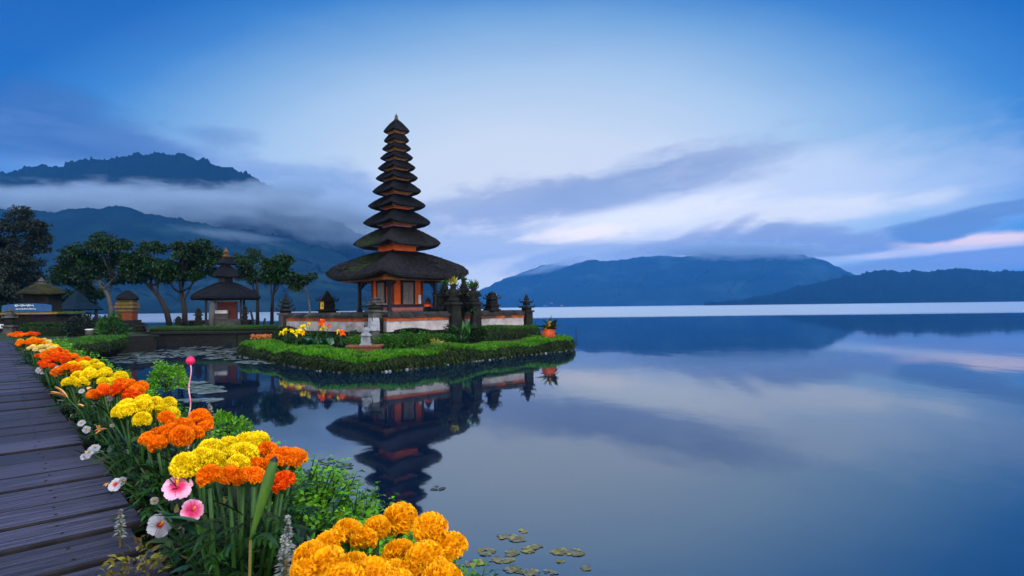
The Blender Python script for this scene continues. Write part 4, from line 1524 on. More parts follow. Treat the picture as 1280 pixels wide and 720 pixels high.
for px, x2, h, label in ((317, 314, .95, 'thin bare stump right of the pavilion'), (329, 331, .55, 'short leaning stump at the foot of the loose tree')):
    p = at_y(px, 405, 28.5)
    mb = MB()
    mb.tube([(p.x, p.y, LZ - .05), (p.x + (x2 - px) * .02, p.y, LZ + h * .6), (p.x + (x2 - px) * .05, p.y, LZ + h)], [.07, .055, .05], 7)
    tag(mb.build('tree_stump', MT['bark'], smooth=True), label, 'stump')

# ---- gold roofed shrine with the lettered blue board
SX, SY = at_y(51, 400, 28).x, 28.0
sz = lambda py: zat(py, 51, SY)
sk = SY / F
sh = thing('board_shrine', (SX, SY, LZ), 'small shrine with mossy golden roof and blue lettered board at the left', 'shrine')
mb = MB()
mb.box((SX, SY, LZ - .05), (2.7, 1.5, sz(392) - LZ), 0, bev=.03)
mb.build('base', MT['stone'], sh)
mb = MB()
mb.box((SX, SY, sz(392) - .02), (3.1, 1.7, .10), 0, bev=.02)
mb.build('ledge', MT['moss'], sh)
mb = MB()
mb.box((SX, SY - .86, sz(392.5)), (3.0, .06, .06), 0)
mb.build('ledge_trim', MT['gold'], sh)
mb = MB()
mb.box((SX, SY + .1, sz(389.5)), (1.2, .9, sz(364) - sz(389.5)), 0)
mb.build('wall', MT['stone'], sh)
thatch_roof((SX, SY), sz(366), sz(354.5), 28 * sk, 6 * sk, .14, sh, pmat('mossy_gold_roof', (.035, .034, .005), (.010, .015, .004), 3.5, .85, .8, 30, .04, c3=(.012, .012, .012)), .05, q=1.4)
mb = MB()
mb.lathe((SX, SY, sz(356)), [(.26, 0), (.28, .06), (.1, .12), (.16, .18), (.03, .34), (.01, .4)], 10)
mb.build('finial', MT['stone_mid'], sh)
mb = MB()
W2, Hb = 2.36, sz(379.5) - sz(389.5)
n = 24
top = [(SX - W2 / 2 + W2 * i / n, sz(389.5) + Hb * (.55 + .45 * math.sin(math.pi * (i + .8) / (n + 1.6)) ** .35)) for i in range(n + 1)]
for yy in (-.84, -.78):
    pass
vs = [(x, SY - .84, z) for x, z in top] + [(top[-1][0], SY - .84, sz(389.5)), (top[0][0], SY - .84, sz(389.5))]
k = len(vs)
vs += [(x, y + .06, z) for x, y, z in vs]
mb.add(vs, [tuple(range(k - 1, -1, -1)), tuple(range(k, 2 * k))] + [(i, (i + 1) % k, k + (i + 1) % k, k + i) for i in range(k)])
bd = mb.build('sign_board', MT['blue_board'], sh)
# pale flowing lettering: too worn to read in the photograph, kept as strokes of the same size
mb = MB()
for row, (x0, x1, zz, amp) in enumerate(((-.55, .35, .30, .085), (-.5, .45, .13, .03))):
    pts = []
    for i in range(46):
        f = i / 45
        pts.append((SX + x0 + (x1 - x0) * f + .03 * math.sin(i * 2.1), SY - .855, sz(389.5) + zz + amp * .8 * math.sin(i * 1.35 + row) * (.5 + .5 * math.sin(i * .43))))
    mb.tube(pts, .014, 4)
mb.build('lettering', MT['white_paint'], bd)
p = at_y(96, 400, 31)
t = thing('blue_roof_hut', (p.x, p.y, LZ), 'small hut with a slate blue hipped roof behind the lettered shrine', 'hut')
mb = MB()
mb.lathe((p.x, p.y, zat(388, 96, 31)), [(1.15, 0), (1.2, .06), (.62, .42), (.22, .9), (.03, 1.02)], 4, rz=R(30))
mb.build('roof', MT['blue_roof'], t)
for q in range(4):
    a = R(30) + q * math.pi / 2
    mb = MB()
    mb.box((p.x + .85 * math.cos(a), p.y + .85 * math.sin(a), LZ - .05), (.1, .1, zat(388, 96, 31) - LZ + .08), 0)
    mb.build('post', MT['darkwood'], t)

# gold and orange shrine
GX, GY = at_y(159, 400, 27.5).x, 27.5
gz = lambda py: zat(py, 159, GY)
g = thing('gold_shrine', (GX, GY, LZ), 'narrow gold and orange shrine under a small dark roof by the quay', 'shrine')
mb = MB()
mb.box((GX, GY, LZ - .05), (.95, .8, gz(400) - LZ + .05), R(10), bev=.03)
mb.build('base', MT['stone'], g)
mb = MB()
mb.box((GX, GY, gz(400)), (.68, .6, gz(389.5) - gz(400)), R(10))
mb.build('niche', pmat('dim_orange', (.16, .032, .006), (.10, .02, .005), 6, .6), g)
mb = MB()
for i, (y, w) in enumerate(((389.5, .80), (385, .88), (381, .80), (377, .66))):
    mb.box((GX, GY, gz(y)), (w, w * .9, gz(y - 3) - gz(y)), R(10), .92)
    mb.box((GX, GY, gz(y - 3)), (w * .8, w * .7, gz(y - 4.1) - gz(y - 3)), R(10))
mb.build('gilded_body', pmat('gilded_carving', (.11, .075, .006), (.04, .035, .006), 14, .55, .8, 40, .03, c3=(.22, .06, .02)), g)
thatch_roof((GX, GY), gz(372.5), gz(363), .50, .05, .12, g, MT['thatch'], .06, q=1.6)

# stone figures with white cloths before the bushes
random.seed(5)
for i, (px, py, h, w, white, label) in enumerate((
        (140, 404, .62, .52, 0, 'broad grey boulder like stone beside the gold shrine'), (106, 404, .62, .3, 1, 'stone figure wearing a white cloth beside the dark hedge'),
        (115, 404, .66, .26, 0, 'slim dark stone figure between two cloth wrapped figures'), (123, 405, .72, .24, 1, 'slim stone figure with pale cloth and thin top'),
        (76, 406, .58, .3, 1, 'stone figure with white cloth right of the lettered board'), (66, 407, .5, .26, 0, 'low dark stone figure under the lettered board'),
        (88, 405, .6, .3, 0, 'dark stone figure right of the lettered shrine'), (12, 404, 1.25, .42, 0, 'tall carved stone lantern at the left edge of the lettered shrine'),
        (3, 406, .8, .4, 1, 'stone figure with white cloth at the very left edge'), (176, 405, .5, .4, 0, 'dark stone block right of the gold shrine'))):
    p = at_y(px, py, 26.6)
    t = carved_pillar('stone_figure', p.x, p.y, LZ - .03, h, w, label, 'statue', 1 if h < .7 else 2, R(15), .35, ('stone_mid', 'stone', 'stone_mid') if i in (0, 7) else ('stone', 'stone', 'stone'))
    if white:
        cloth('cloth', (p.x, p.y, LZ + h * .33), w * .95, h * .3, w * .95, MT['cloth_white'], t, R(15))

# hedges and pots on the near left shore
def px_line(pts, z):
    return [tuple(on_z(x, y, z))[:2] for x, y in pts]


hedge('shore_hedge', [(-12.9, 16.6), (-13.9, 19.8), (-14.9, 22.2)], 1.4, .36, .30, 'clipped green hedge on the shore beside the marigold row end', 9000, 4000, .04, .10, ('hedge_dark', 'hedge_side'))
hedge('shore_hedge', [(-19.5, 22.5), (-16.9, 24.0)], .8, .5, LZ - .05, 'clipped dark hedge in front of the lettered shrine', 4500, 2200, .04, .10, ('leaf_dark', 'leaf_black'))
p = at_y(140, 428, 22.6)
shrub('bright_shrub', (p.x, p.y, LZ - .02), .48, .85, MT['leaf_mid'], 'bright green leafy shrub behind the shore hedge', 900, .22, .05)
p = at_y(100, 428, 22.6)
shrub('dark_shrub', (p.x, p.y, LZ - .02), .5, .85, MT['leaf_black'], 'dark rounded shrub left of the bright leafy shrub', 1300, .12, .06)
p = at_y(113, 425, 22.4)
t = thing('stone_basin', (p.x, p.y, LZ), 'small grey stone basin with a pale rim between the two shrubs', 'basin')
mb = MB()
mb.lathe((p.x, p.y, LZ - .02), [(.12, 0), (.17, .08), (.19, .2), (.16, .27)], 12)
mb.build('bowl', MT['stone_mid'], t, smooth=True)
mb = MB()
mb.lathe((p.x, p.y, LZ + .25), [(.17, 0), (.20, .03), (.15, .055)], 12)
mb.build('rim', MT['white_paint'], t)
hedge('quay_hedge', [(-17.2, 27.0), (-12.6, 26.6), (-9.6, 27.8)], .7, .22, LZ - .02, 'low strip of turf hedge along the top of the stone quay', 7000, 2200, .05, .08, ('hedge_dark', 'hedge_side'))
qa = [(-14.7, 23.4), (-16.75, 25.3), (-16.95, 26.5), (-12.6, 26.1), (-9.6, 27.3)]
mb = MB()
for a, b in zip(qa[:-1], qa[1:]):
    a, b = Vector(a), Vector(b)
    m_ = (a + b) / 2
    L = (b - a).length
    mb.box((m_.x, m_.y, -.3), (L, .16, .86), math.atan2(b.y - a.y, b.x - a.x), bev=.02)
    mb.box((m_.x, m_.y, .56), (L + .1, .34, .07), math.atan2(b.y - a.y, b.x - a.x), bev=.02)
tag(mb.build('quay_wall', MT['stone']), 'dark stone quay wall edging the shore left of the island', 'wall')

# ---- houses far across the lake
for i, (px, py, D, w, h, label) in enumerate(((682, 383, 2380, 9, 5, 'tiny pale house left in the shore village across the lake'), (689, 379.5, 2420, 6, 4, 'tiny house higher on the slope of the far village'),
                                (692, 383, 2375, 7, 5, 'tiny white house beside the far waterline right of the temple'), (703, 384, 2370, 10, 5, 'low white building on the far shore right of the village'),
                                (709, 383, 2375, 7, 4, 'small white building at the right end of the far village'), (912, 378.5, 1990, 8, 4, 'pale building on the far shore below the dark ridge, the left one'),
                                (927, 377.5, 1990, 11, 6, 'bright white building with pointed roof on the far shore'))):
    p = at_y(px, py, D)
    W_, H_ = w * D / F * .55, h * D / F * .45
    t = thing('far_house', (p.x, p.y, 0), label, 'house')
    zb = max(1, p.z - 2)
    mb = MB()
    mb.box((p.x, p.y, zb - 6), (W_, W_ * .6, H_ * .7 + 6), R(15 * i), bev=.2)
    mb.build('wall', MT['white_paint'], t)
    mb = MB()
    mb.lathe((p.x, p.y, zb + H_ * .7), [(W_ * .62, 0), (W_ * .62, H_ * .06), (W_ * .1, H_ * .5)], 4, rz=R(15 * i + 45), sy=.7)
    mb.build('roof', MT['stone_mid'], t)

# ================================================================== FLOWER BORDER
def petal_head(seed, n=105, Rr=.5):
    """a ruffled pompon of many small fluted petals over a solid heart; unit diameter"""
    g = np.random.default_rng(seed)
    V, Fc = [], []
    ga = math.pi * (3 - math.sqrt(5))
    for i in range(n):
        f = (i + .5) / n
        pol = math.acos(1 - 1.48 * f)          # from the crown down below the equator
        a = ga * i + g.normal() * .12
        sq = .80 + .10 * math.sin(seed * 1.7)
        d = Vector((math.sin(pol) * math.cos(a), math.sin(pol) * math.sin(a), math.cos(pol) * sq))
        out = Vector((math.cos(a), math.sin(a), 0))
        nrm = d.normalized()
        tdir = (nrm * .75 + out * .55 + Vector((0, 0, .22)) - Vector((0, 0, .4)) * (pol > 1.5)).normalized()
        side = tdir.cross(nrm)
        if side.length < 1e-3:
            side = Vector((1, 0, 0))
        side = (side.normalized() * math.cos(g.normal() * .5) + nrm.cross(tdir) * .0).normalized()
        up = side.cross(tdir).normalized()
        L = Rr * g.uniform(.42, .58)
        w = Rr * g.uniform(.27, .40)
        b = d * (Rr * (1.0 if pol > .5 else .97)) - tdir * L * .75
        o = len(V)
        V.append(b)
        for k, x in enumerate((-1, -.35, .35, 1)):
            V.append(b + tdir * L * .62 + side * (x * w * .8) + up * (.10 * Rr * (1 if k % 2 else -.4)))
        for k, x in enumerate((-1, -.5, 0, .5, 1)):
            V.append(b + tdir * L * (1.0 - .10 * x * x + g.normal() * .05) + side * (x * w) + up * (.13 * Rr * (1 if k % 2 else -.5) + g.normal() * .02 * Rr))
        Fc += [(o, o + 1, o + 2), (o, o + 2, o + 3), (o, o + 3, o + 4)]
        Fc += [(o + 1, o + 5, o + 6), (o + 1, o + 6, o + 2), (o + 2, o + 6, o + 7), (o + 2, o + 7, o + 3), (o + 3, o + 7, o + 8), (o + 3, o + 8, o + 4), (o + 4, o + 8, o + 9)]
    return np.array([tuple(v) for v in V]), np.array(Fc)


def heart(Rr=.42):
    mb = MB()
    mb.lathe((0, 0, 0), [(.05, -Rr * .7), (Rr * .7, -Rr * .45), (Rr * .93, -.02), (Rr * .75, Rr * .42), (Rr * .35, Rr * .68), (.01, Rr * .76)], 12)
    return mb


HEADS = {}
for ck in PETAL:
    HEADS[ck] = []
    for sd, np_ in ((0, 105), (1, 88), (2, 122), (3, 66), (4, 96)):
        V, Fc = petal_head(sd + 3, np_)
        h = heart()
        tri = []
        hv = np.array(h.v)
        for f in h.f:
            for i in range(1, len(f) - 1):
                tri.append((f[0], f[i], f[i + 1]))
        V2, F2, _ = merge_np([(V, Fc, 0), (hv, np.array(tri), 0)])
        me = bpy.data.meshes.new('flower_head')
        me.from_pydata([tuple(v) for v in V2], [], [tuple(int(i) for i in f) for f in F2])
        me.materials.append(PETAL[ck])
        me.update()
        HEADS[ck].append(me)


def put_head(parent, pos, size, ck):
    o = bpy.data.objects.new('flower_head', random.choice(HEADS[ck]))
    COL.objects.link(o)
    o.parent = parent
    o.location = Vector(pos) - Vector(parent.location)
    o.scale = (size, size, size * random.uniform(1.0, 1.18))
    o.rotation_euler = (random.uniform(-.5, .5), random.uniform(-.5, .5), random.uniform(0, 6.28))
    return o


def strap_leaf(mb, base, d, L, W, bend, mi=0, seg=6, fold=.22):
    """a long arching leaf with a folded midrib"""
    base, d = Vector(base), Vector(d).normalized()
    side = d.cross(Vector((0, 0, 1)))
    side = side.normalized() if side.length > .05 else Vector((1, 0, 0))
    vs, fs = [], []
    p = base.copy()
    for i in range(seg + 1):
        f = i / seg
        w = W * (math.sin(math.pi * min(1, .10 + f * .9)) ** .8) * .5 if i < seg else .0008
        u = side.cross(d)
        vs += [p - side * w + u * (w * fold * 2), p, p + side * w + u * (w * fold * 2)]
        d = (d - Vector((0, 0, bend / seg))).normalized()
        p = p + d * (L / seg)
    for i in range(seg):
        a = i * 3
        fs += [(a, a + 1, a + 4, a + 3), (a + 1, a + 2, a + 5, a + 4)]
    mb.add(vs, fs, mi)


DF, SF = .41, .466                   # flower tops below the eye, and how far right of it the row runs


def row_pos(Y):
    return UD * ((Y - .669 * SF) / .743) + PD * SF


def marigold(name, ctr, heads, label, stems=True, leaf_n=60, leaf_L=.20, seedv=0, cat='marigold'):
    """heads: [(world pos, size, colour)] ; everything grows from one clump at the soil"""
    random.seed(100 + seedv)
    t_, s_ = ctr.dot(UD), ctr.dot(PD)
    zb = bank_z(t_, s_)
    root = (ctr.x, ctr.y, zb)
    t = thing(name, root, label, cat, 'marigold plants in a row along the boardwalk')
    for pos, size, ck in heads:
        put_head(t, pos, size, ck)
    allst = MB()
    for pos, size, ck in heads:
        mb = MB() if stems else allst
        b = Vector(root) + Vector((pos[0] - root[0], pos[1] - root[1], 0)) * .35
        b.z = zb - .01
        m_ = b.lerp(Vector(pos), .55) + Vector((random.uniform(-.012, .012), random.uniform(-.012, .012), 0))
        mb.tube([b, m_, Vector(pos) - Vector((0, 0, size * .22))], [.0065, .0055, .005], 6)
        mb.lathe((pos[0], pos[1], pos[2] - size * .48), [(.006, 0), (size * .16, size * .12), (size * .24, size * .26)], 8)
        if stems:
            mb.build('stem', MT['stem'], t, smooth=True)
    if not stems:
        allst.build('stem', MT['stem'], t, smooth=True)
    mb = MB()
    rr = max(.10, max(math.hypot(p[0][0] - root[0], p[0][1] - root[1]) for p in heads))
    for i in range(leaf_n):
        if i % 3:                    # on a stalk, part of the way up
            hp = random.choice(heads)[0]
            b0 = Vector(root) + Vector((hp[0] - root[0], hp[1] - root[1], 0)) * .35
            b = b0.lerp(Vector(hp) - Vector((0, 0, .03)), random.uniform(.1, .82))
            a = math.atan2(b.y - root[1], b.x - root[0]) + random.gauss(0, .9)
        else:
            a, r = random.uniform(0, 6.28), rr * math.sqrt(random.random()) * .95
            b = Vector((root[0] + math.cos(a) * r, root[1] + math.sin(a) * r, zb - .01))
        d = Vector((math.cos(a) * random.uniform(.3, 1.0), math.sin(a) * random.uniform(.3, 1.0), random.uniform(.1, 1.0)))
        L, bend = leaf_L * random.uniform(.45, .9), random.uniform(.3, 1.5)
        if random.random() < .45:
            strap_leaf(mb, b, d, L, L * random.uniform(.10, .20), bend, random.choice((1, 2, 2)))
            continue
        # a divided marigold leaf: leaflets in pairs along a thin rib
        q, dv, mi_ = b.copy(), d.normalized(), random.choice((0, 2, 2, 2))
        pts = [q.copy()]
        for k in range(7):
            dv = (dv - Vector((0, 0, bend / 9))).normalized()
            q = q + dv * (L * .8 / 7)
            pts.append(q.copy())
            sd = dv.cross(Vector((0, 0, 1)))
            sd = sd.normalized() if sd.length > .05 else Vector((1, 0, 0))
            for sg in (-1, 1):
                strap_leaf(mb, q, sd * sg + dv * .8 + Vector((0, 0, random.uniform(-.1, .4))), L * .26 * (1.15 - .09 * k), L * .075, .5, mi_, 2, .12)
        strap_leaf(mb, q, dv, L * .25, L * .08, .4, mi_, 2, .12)
        mb.tube(pts, [.0018] * 7 + [.0008], 4, mi_)
    mb.build('leaf', [MT['leaf_mid'], MT['leaf_blue'], MT['leaf_dark']], t, smooth=True)
    return t


def at_d(px, py, d):
    return on_z(px, py, CAM.z - d)


# nearest golden plant and the mixed plant behind it: heads where the photograph has them
H1 = [(435, 667, 42), (471, 661, 36), (500, 650, 46), (538, 661, 50), (561, 688, 54), (499, 694, 54), (530, 700, 62), (411, 681, 46), (388, 697, 52), (409, 710, 56), (442, 713, 52),
      (490, 718, 50), (545, 714, 46), (468, 720, 50), (381, 716, 46), (517, 722, 54), (430, 735, 60), (495, 742, 62), (552, 732, 56), (455, 676, 34)]
hh = []
for px, py, sz_ in H1:
    p = at_d(px, py, DF + random.uniform(-.018, .02))
    hh.append((p, sz_ * random.uniform(.70, .88) * p.y / F, 'gold'))
marigold('golden_marigold', row_pos(.98), hh, 'large golden orange marigold plant at the bottom of the photo, nearest of the row', True, 150, .14, 1)
H2 = [(232, 583, 40, 'yellow'), (263, 563, 30, 'yellow'), (268, 576, 34, 'yellow'), (283, 558, 28, 'yellow'), (308, 555, 32, 'yellow'), (321, 552, 30, 'yellow'), (306, 568, 36, 'yellow'),
      (298, 580, 32, 'yellow'), (247, 582, 32, 'yellow'), (252, 572, 30, 'yellow'), (262, 596, 36, 'orange'), (287, 594, 34, 'orange'), (304, 596, 32, 'orange'), (320, 583, 34, 'orange'),
      (334, 564, 32, 'orange'), (353, 574, 34, 'orange'), (367, 573, 32, 'orange'), (354, 603, 30, 'red'), (318, 595, 30, 'orange'), (341, 578, 30, 'orange'), (293, 566, 28, 'yellow')]
hh = []
for px, py, sz_, ck in H2:
    p = at_d(px, py, DF + random.uniform(-.02, .016) + (.05 if ck == 'red' else 0))
    hh.append((p, sz_ * random.uniform(.72, .94) * p.y / F, ck))
marigold('mixed_marigold', row_pos(1.47), hh, 'tall marigold plant with yellow blooms behind orange ones and a spear leaf beside it', True, 230, .17, 2)
ROW = [((178, 266, 509, 541), 2.17, ['orange'], 'pure orange marigold plant under the pink ball', 15), ((143, 219, 493, 517), 2.58, ['yellow'], 'yellow marigold plant between two orange ones near the pink ball', 14),
       ((114, 186, 471, 493), 3.25, ['orange', 'orange', 'red'], 'deep orange marigold plant beside the round green bank bush', 15), ((84, 154, 457, 477), 3.85, ['yellow'], 'broad yellow marigold plant in two tiers, sixth from the front', 18),
       ((70, 127, 446, 463), 4.6, ['yellow', 'yellow', 'orange'], 'yellow marigold plant with an orange front edge, seventh from the front', 16), ((52, 108, 438, 454), 5.4, ['orange', 'red'], 'long orange marigold plant, eighth from the front', 18),
       ((46, 88, 432, 445), 6.3, ['orange', 'orange', 'red', 'cream'], 'orange marigold plant with cream back edge, ninth from the front', 16), ((37, 74, 425, 437), 7.5, ['yellow', 'cream'], 'yellow green marigold plant, tenth from the front', 16),
       ((24, 63, 418, 429), 9.2, ['cream', 'gold', 'orange'], 'pale yellow and orange marigold plant, second from the far end', 20), ((13, 47, 410, 420), 12.0, ['red', 'red', 'orange'], 'flame orange marigold plant at the far end of the row', 22)]
for i, ((x0, x1, y0, y1), Y, cks, label, n) in enumerate(ROW):
    random.seed(40 + i)
    c = at_d((x0 + x1) / 2, (y0 + y1) / 2 + 2, DF)
    rx = (x1 - x0) / 2 * c.y / F - .035
    hh = []
    tries = 0
    sz0 = .071
    while len(hh) < n * 1.5 and tries < 900:
        tries += 1
        a, r = random.uniform(0, 6.28), math.sqrt(random.random())
        q = c + Vector((math.cos(a) * r * rx, math.sin(a) * r * max(rx * 1.0, .13), 0))
        if any((q - h[0]).xy.length < .054 for h in hh):
            continue
        q.z = CAM.z - DF + random.uniform(-.030, .022) - .028 * r * r
        f = (math.sin(a) * r + 1) / 2          # back of the clump takes the first colours
        ck = cks[min(len(cks) - 1, int((1 - f) * len(cks)))] if len(cks) > 1 else cks[0]
        if i == 6:
            ck = 'cream' if f > .8 else random.choice(['orange', 'red'])
        hh.append((q, sz0 * random.uniform(.72, 1.15), ck))
    marigold('marigold', c, hh, label, i < 3, 120 if i < 3 else 50, .17 if i < 4 else .25, 10 + i)

# ---- pink ball on its wire
p = at_d(236, 508, DF)
t = thing('pink_ball_stick', (p.x, p.y, bank_z(p.dot(UD), p.dot(PD))), 'round pink ball on a thin twisted pink wire rising from the orange marigolds', 'garden ornament')
pt = at_y(238, 451, p.y)
mb = MB()
mb.lathe((pt.x, pt.y, pt.z), [(.002, -.019), (.011, -.015), (.0175, -.006), (.0185, .003), (.014, .013), (.006, .018), (.001, .019)], 18)
mb.build('ball', pmat('magenta_ball', (.75, .015, .12), (.68, .012, .10), 40, .45, .3, 300, .002), t, smooth=True)
mb = MB()
pts = []
for i in range(30):
    f = i / 29
    q = Vector((p.x, p.y, p.z - .30)).lerp(pt, f)
    pts.append(q + Vector((.004 * math.sin(f * 22), .003 * math.cos(f * 22), 0)))
mb.tube(pts, .0028, 6)
mb.build('wire', pmat('pink_wire', (.75, .16, .26), (.8, .55, .6), 25, .5), t, smooth=True)


# ---- hibiscus and other blooms at the boardwalk edge
def bloom(parent, pos, size, petal_m, face, n=5, cup=.35, name='flower'):
    """an open five petalled flower facing `face`, with a pistil"""
    f = Vector(face).normalized()
    x = f.orthogonal().normalized()
    y = f.cross(x)
    mb = MB()
    for k in range(n):
        a = 2 * math.pi * k / n + random.uniform(-.1, .1)
        d = x * math.cos(a) + y * math.sin(a)
        sd = f.cross(d)
        vs, fs = [], []
        for i, (r, w) in enumerate(((.04, .06), (.28, .30), (.6, .56), (.88, .46), (1.0, .18))):
            for j in (-1, -.5, 0, .5, 1):
                wav = .05 * math.sin(j * 5 + i * 2 + k)
                vs.append(Vector(pos) + d * (r * size * .5) + sd * (j * w * size * .5) + f * (size * (cup * r * (1 - r * .8) + wav * r + .05 * j * j - .10 * r * r)))
        for i in range(4):
            for j in range(4):
                fs.append((i * 5 + j, i * 5 + j + 1, (i + 1) * 5 + j + 1, (i + 1) * 5 + j))
        mb.add(vs, fs)
    o = mb.build(name, petal_m, parent, smooth=True, loc=pos)
    o.location = Vector(pos) - Vector(parent.location)
    mb = MB()
    mb.tube([Vector(pos), Vector(pos) + f * size * .22, Vector(pos) + f * size * .40 + Vector((0, 0, size * .05))], [size * .03, size * .025, size * .05], 6)
    ps = mb.build('pistil', PETAL['gold'], parent, smooth=True)
    return o


def petal_mat(name, outer, inner, r0p, r1p):
    m, b, o = newmat(name)
    x, y, z = sep(coords())
    d = mth('SQRT', x * x + y * y + z * z)
    nn = noise(coords(), 60, 3, .6)
    plug(b.inputs['Base Color'], mixc(sstep(d + (nn - .5) * r0p * .6, r1p, r0p), tuple(outer) + (1,), tuple(inner) + (1,)))
    b.inputs['Roughness'].default_value = .6
    return m


pink_m = petal_mat('pink_hibiscus_petal', (.80, .42, .62), (.75, .02, .16), .012, .03)
white_m = petal_mat('white_hibiscus_petal', (.46, .46, .54), (.60, .03, .05), .006, .015)
pale_m = petal_mat('pale_petal', (.28, .30, .38), (.32, .24, .12), .004, .012)
bud_m = pmat('orange_bud', (.80, .28, .06), (.75, .5, .2), 30, .6)
tocam = lambda p: (CAM - Vector(p)).normalized()


def edge_plant(name, label, items, L=.14, leaf_m=('leaf_blue', 'leaf_dark'), nleaf=12, seedv=0):
    """items: [(px, py, drop below the eye, size, kind)]"""
    random.seed(300 + seedv)
    q0 = at_d(*items[0][:3])
    t_, s_ = q0.dot(UD), max(.46, q0.dot(PD) + .06)
    b = bw(t_, s_, 0)
    zb = bank_z(t_, s_)
    t = thing(name, (b.x, b.y, zb), label, 'flowering plant')
    for px, py, d, size, kind in items:
        size *= .48 if kind == 'pale' else .85
        q = at_d(px, py, d)
        face = tocam(q) + Vector((random.uniform(-.8, .8), random.uniform(-.4, .4), .5 if kind != 'pale' else random.uniform(-.2, .9)))
        if kind in ('pink', 'white', 'pale'):
            bloom(t, q, size, {'pink': pink_m, 'white': white_m, 'pale': pale_m}[kind], face)
        else:
            mb = MB()
            dirv = Vector((random.uniform(-1, .2), random.uniform(-.5, .3), random.uniform(-.1, .5))).normalized()
            for k in range(5):
                strap_leaf(mb, q, dirv + Vector((random.uniform(-.25, .25), random.uniform(-.25, .25), random.uniform(-.2, .25))), size, size * .35, .3)
            mb.build('bud', bud_m, t, smooth=True)
        mb = MB()
        mb.tube([Vector((b.x, b.y, zb - .01)), Vector((b.x, b.y, zb)).lerp(q, .6) + Vector((0, 0, .03)), q], [.004, .0035, .003], 6)
        mb.build('stem', MT['stem'], t, smooth=True)
    mb = MB()
    for i in range(nleaf):
        a = random.uniform(0, 6.28)
        d = Vector((math.cos(a), math.sin(a), random.uniform(.2, 1.0)))
        strap_leaf(mb, Vector((b.x, b.y, zb)) + Vector((random.uniform(-.05, .05), random.uniform(-.05, .05), random.uniform(0, .08))), d, L * random.uniform(.6, 1.1), L * .28, random.uniform(.4, 1.4), random.choice((0, 1)))
    mb.build('leaf', [MT[leaf_m[0]], MT[leaf_m[1]]], t, smooth=True)
    return t


edge_plant('hibiscus', 'pink hibiscus with a magenta throat below the yellow marigolds', [(222, 610, .46, .085, 'pink'), (240, 638, .50, .065, 'pink'), (233, 627, .50, .03, 'bud')], seedv=1)
edge_plant('hibiscus', 'white hibiscus with a red throat hanging over the boardwalk edge', [(199, 657, .58, .075, 'white'), (193, 626, .52, .045, 'pale'), (207, 648, .56, .025, 'bud')], seedv=2)
edge_plant('pale_flower', 'ragged white flower lying at the boardwalk edge below the yellow marigold', [(112, 566, .58, .10, 'pale'), (119, 560, .57, .08, 'pale'), (106, 571, .60, .07, 'pale')], seedv=3, nleaf=8)
edge_plant('spotted_flower', 'small white and orange flower lying on the planks left of the hibiscus', [(145, 606, .62, .06, 'white'), (138, 604, .63, .03, 'bud'), (153, 601, .60, .06, 'pale')], seedv=4, nleaf=6)
edge_plant('orange_bud_plant', 'plant with peach coloured buds left of the orange marigolds', [(134, 536, .52, .055, 'bud'), (124, 540, .53, .045, 'bud'), (140, 532, .51, .04, 'pale')], seedv=5, nleaf=12)
edge_plant('white_bud_plant', 'plant with one small white flower left of the yellow marigold', [(137, 498, .46, .07, 'pale'), (128, 491, .45, .04, 'pale')], seedv=6)
edge_plant('peach_bud_plant', 'plant with a long peach bud beside the sixth marigold', [(84, 497, .50, .11, 'bud'), (104, 508, .50, .05, 'bud'), (118, 506, .50, .06, 'pale')], seedv=7)
edge_plant('pale_rosette', 'pale grey flower pair at the boardwalk edge below the peach bud', [(102, 529, .58, .08, 'pale'), (108, 537, .60, .08, 'pale')], seedv=8, nleaf=8)
edge_plant('pale_cluster', 'washed out beige flower cluster further along the boardwalk edge', [(48, 463, .54, .12, 'pale'), (54, 466, .55, .10, 'pale'), (57, 460, .52, .04, 'bud')], seedv=9, nleaf=8)
edge_plant('white_bud_plant', 'plant with a white bud beside the seventh marigold', [(72, 460, .48, .09, 'pale'), (102, 489, .49, .07, 'pale')], seedv=10)
edge_plant('amber_bud_plant', 'low plant with an amber bud under the mixed marigolds', [(247, 663, .60, .06, 'bud'), (110, 487, .46, .06, 'bud')], seedv=11, nleaf=10)


def spike(name, px, py, d, h, label, m='leaf_grey'):
    """a woolly silver stalk with whorls of small leaves"""
    q = at_d(px, py, d)
    t = thing(name, tuple(q), label, 'plant')
    n = 110
    f = rng.random(n)
    a = rng.random(n) * 6.28
    P = np.array([tuple(q)]) + np.c_[np.zeros(n), np.zeros(n), f * h]
    D = np.c_[np.cos(a), np.sin(a), rng.uniform(.2, .9, n)]
    V, Fc = leaves_np(P, D, (1.1 - f) * h * .20 + .008, .010, droop=.3)
    mesh_np('leaf', V, Fc, MT[m], t)
    mb = MB()
    mb.tube([q - Vector((0, 0, .06)), q + Vector((.004, 0, h * .5)), q + Vector((0, 0, h))], [.004, .003, .002], 5)
    mb.build('stem', MT['leaf_dry'], t)
    return t


spike('silver_spike', 359, 703, .62, .11, 'silvery woolly leaf spike between the golden and mixed marigolds')
spike('silver_spike', 355, 722, .60, .09, 'silvery leaf spike at the bottom edge left of the golden marigolds')
spike('silver_spike', 150, 672, .72, .085, 'silvery leaf spike standing on the planks left of the white hibiscus')
spike('silver_spike', 262, 543, .50, .12, 'silvery spike behind the orange marigold plant under the pink ball')
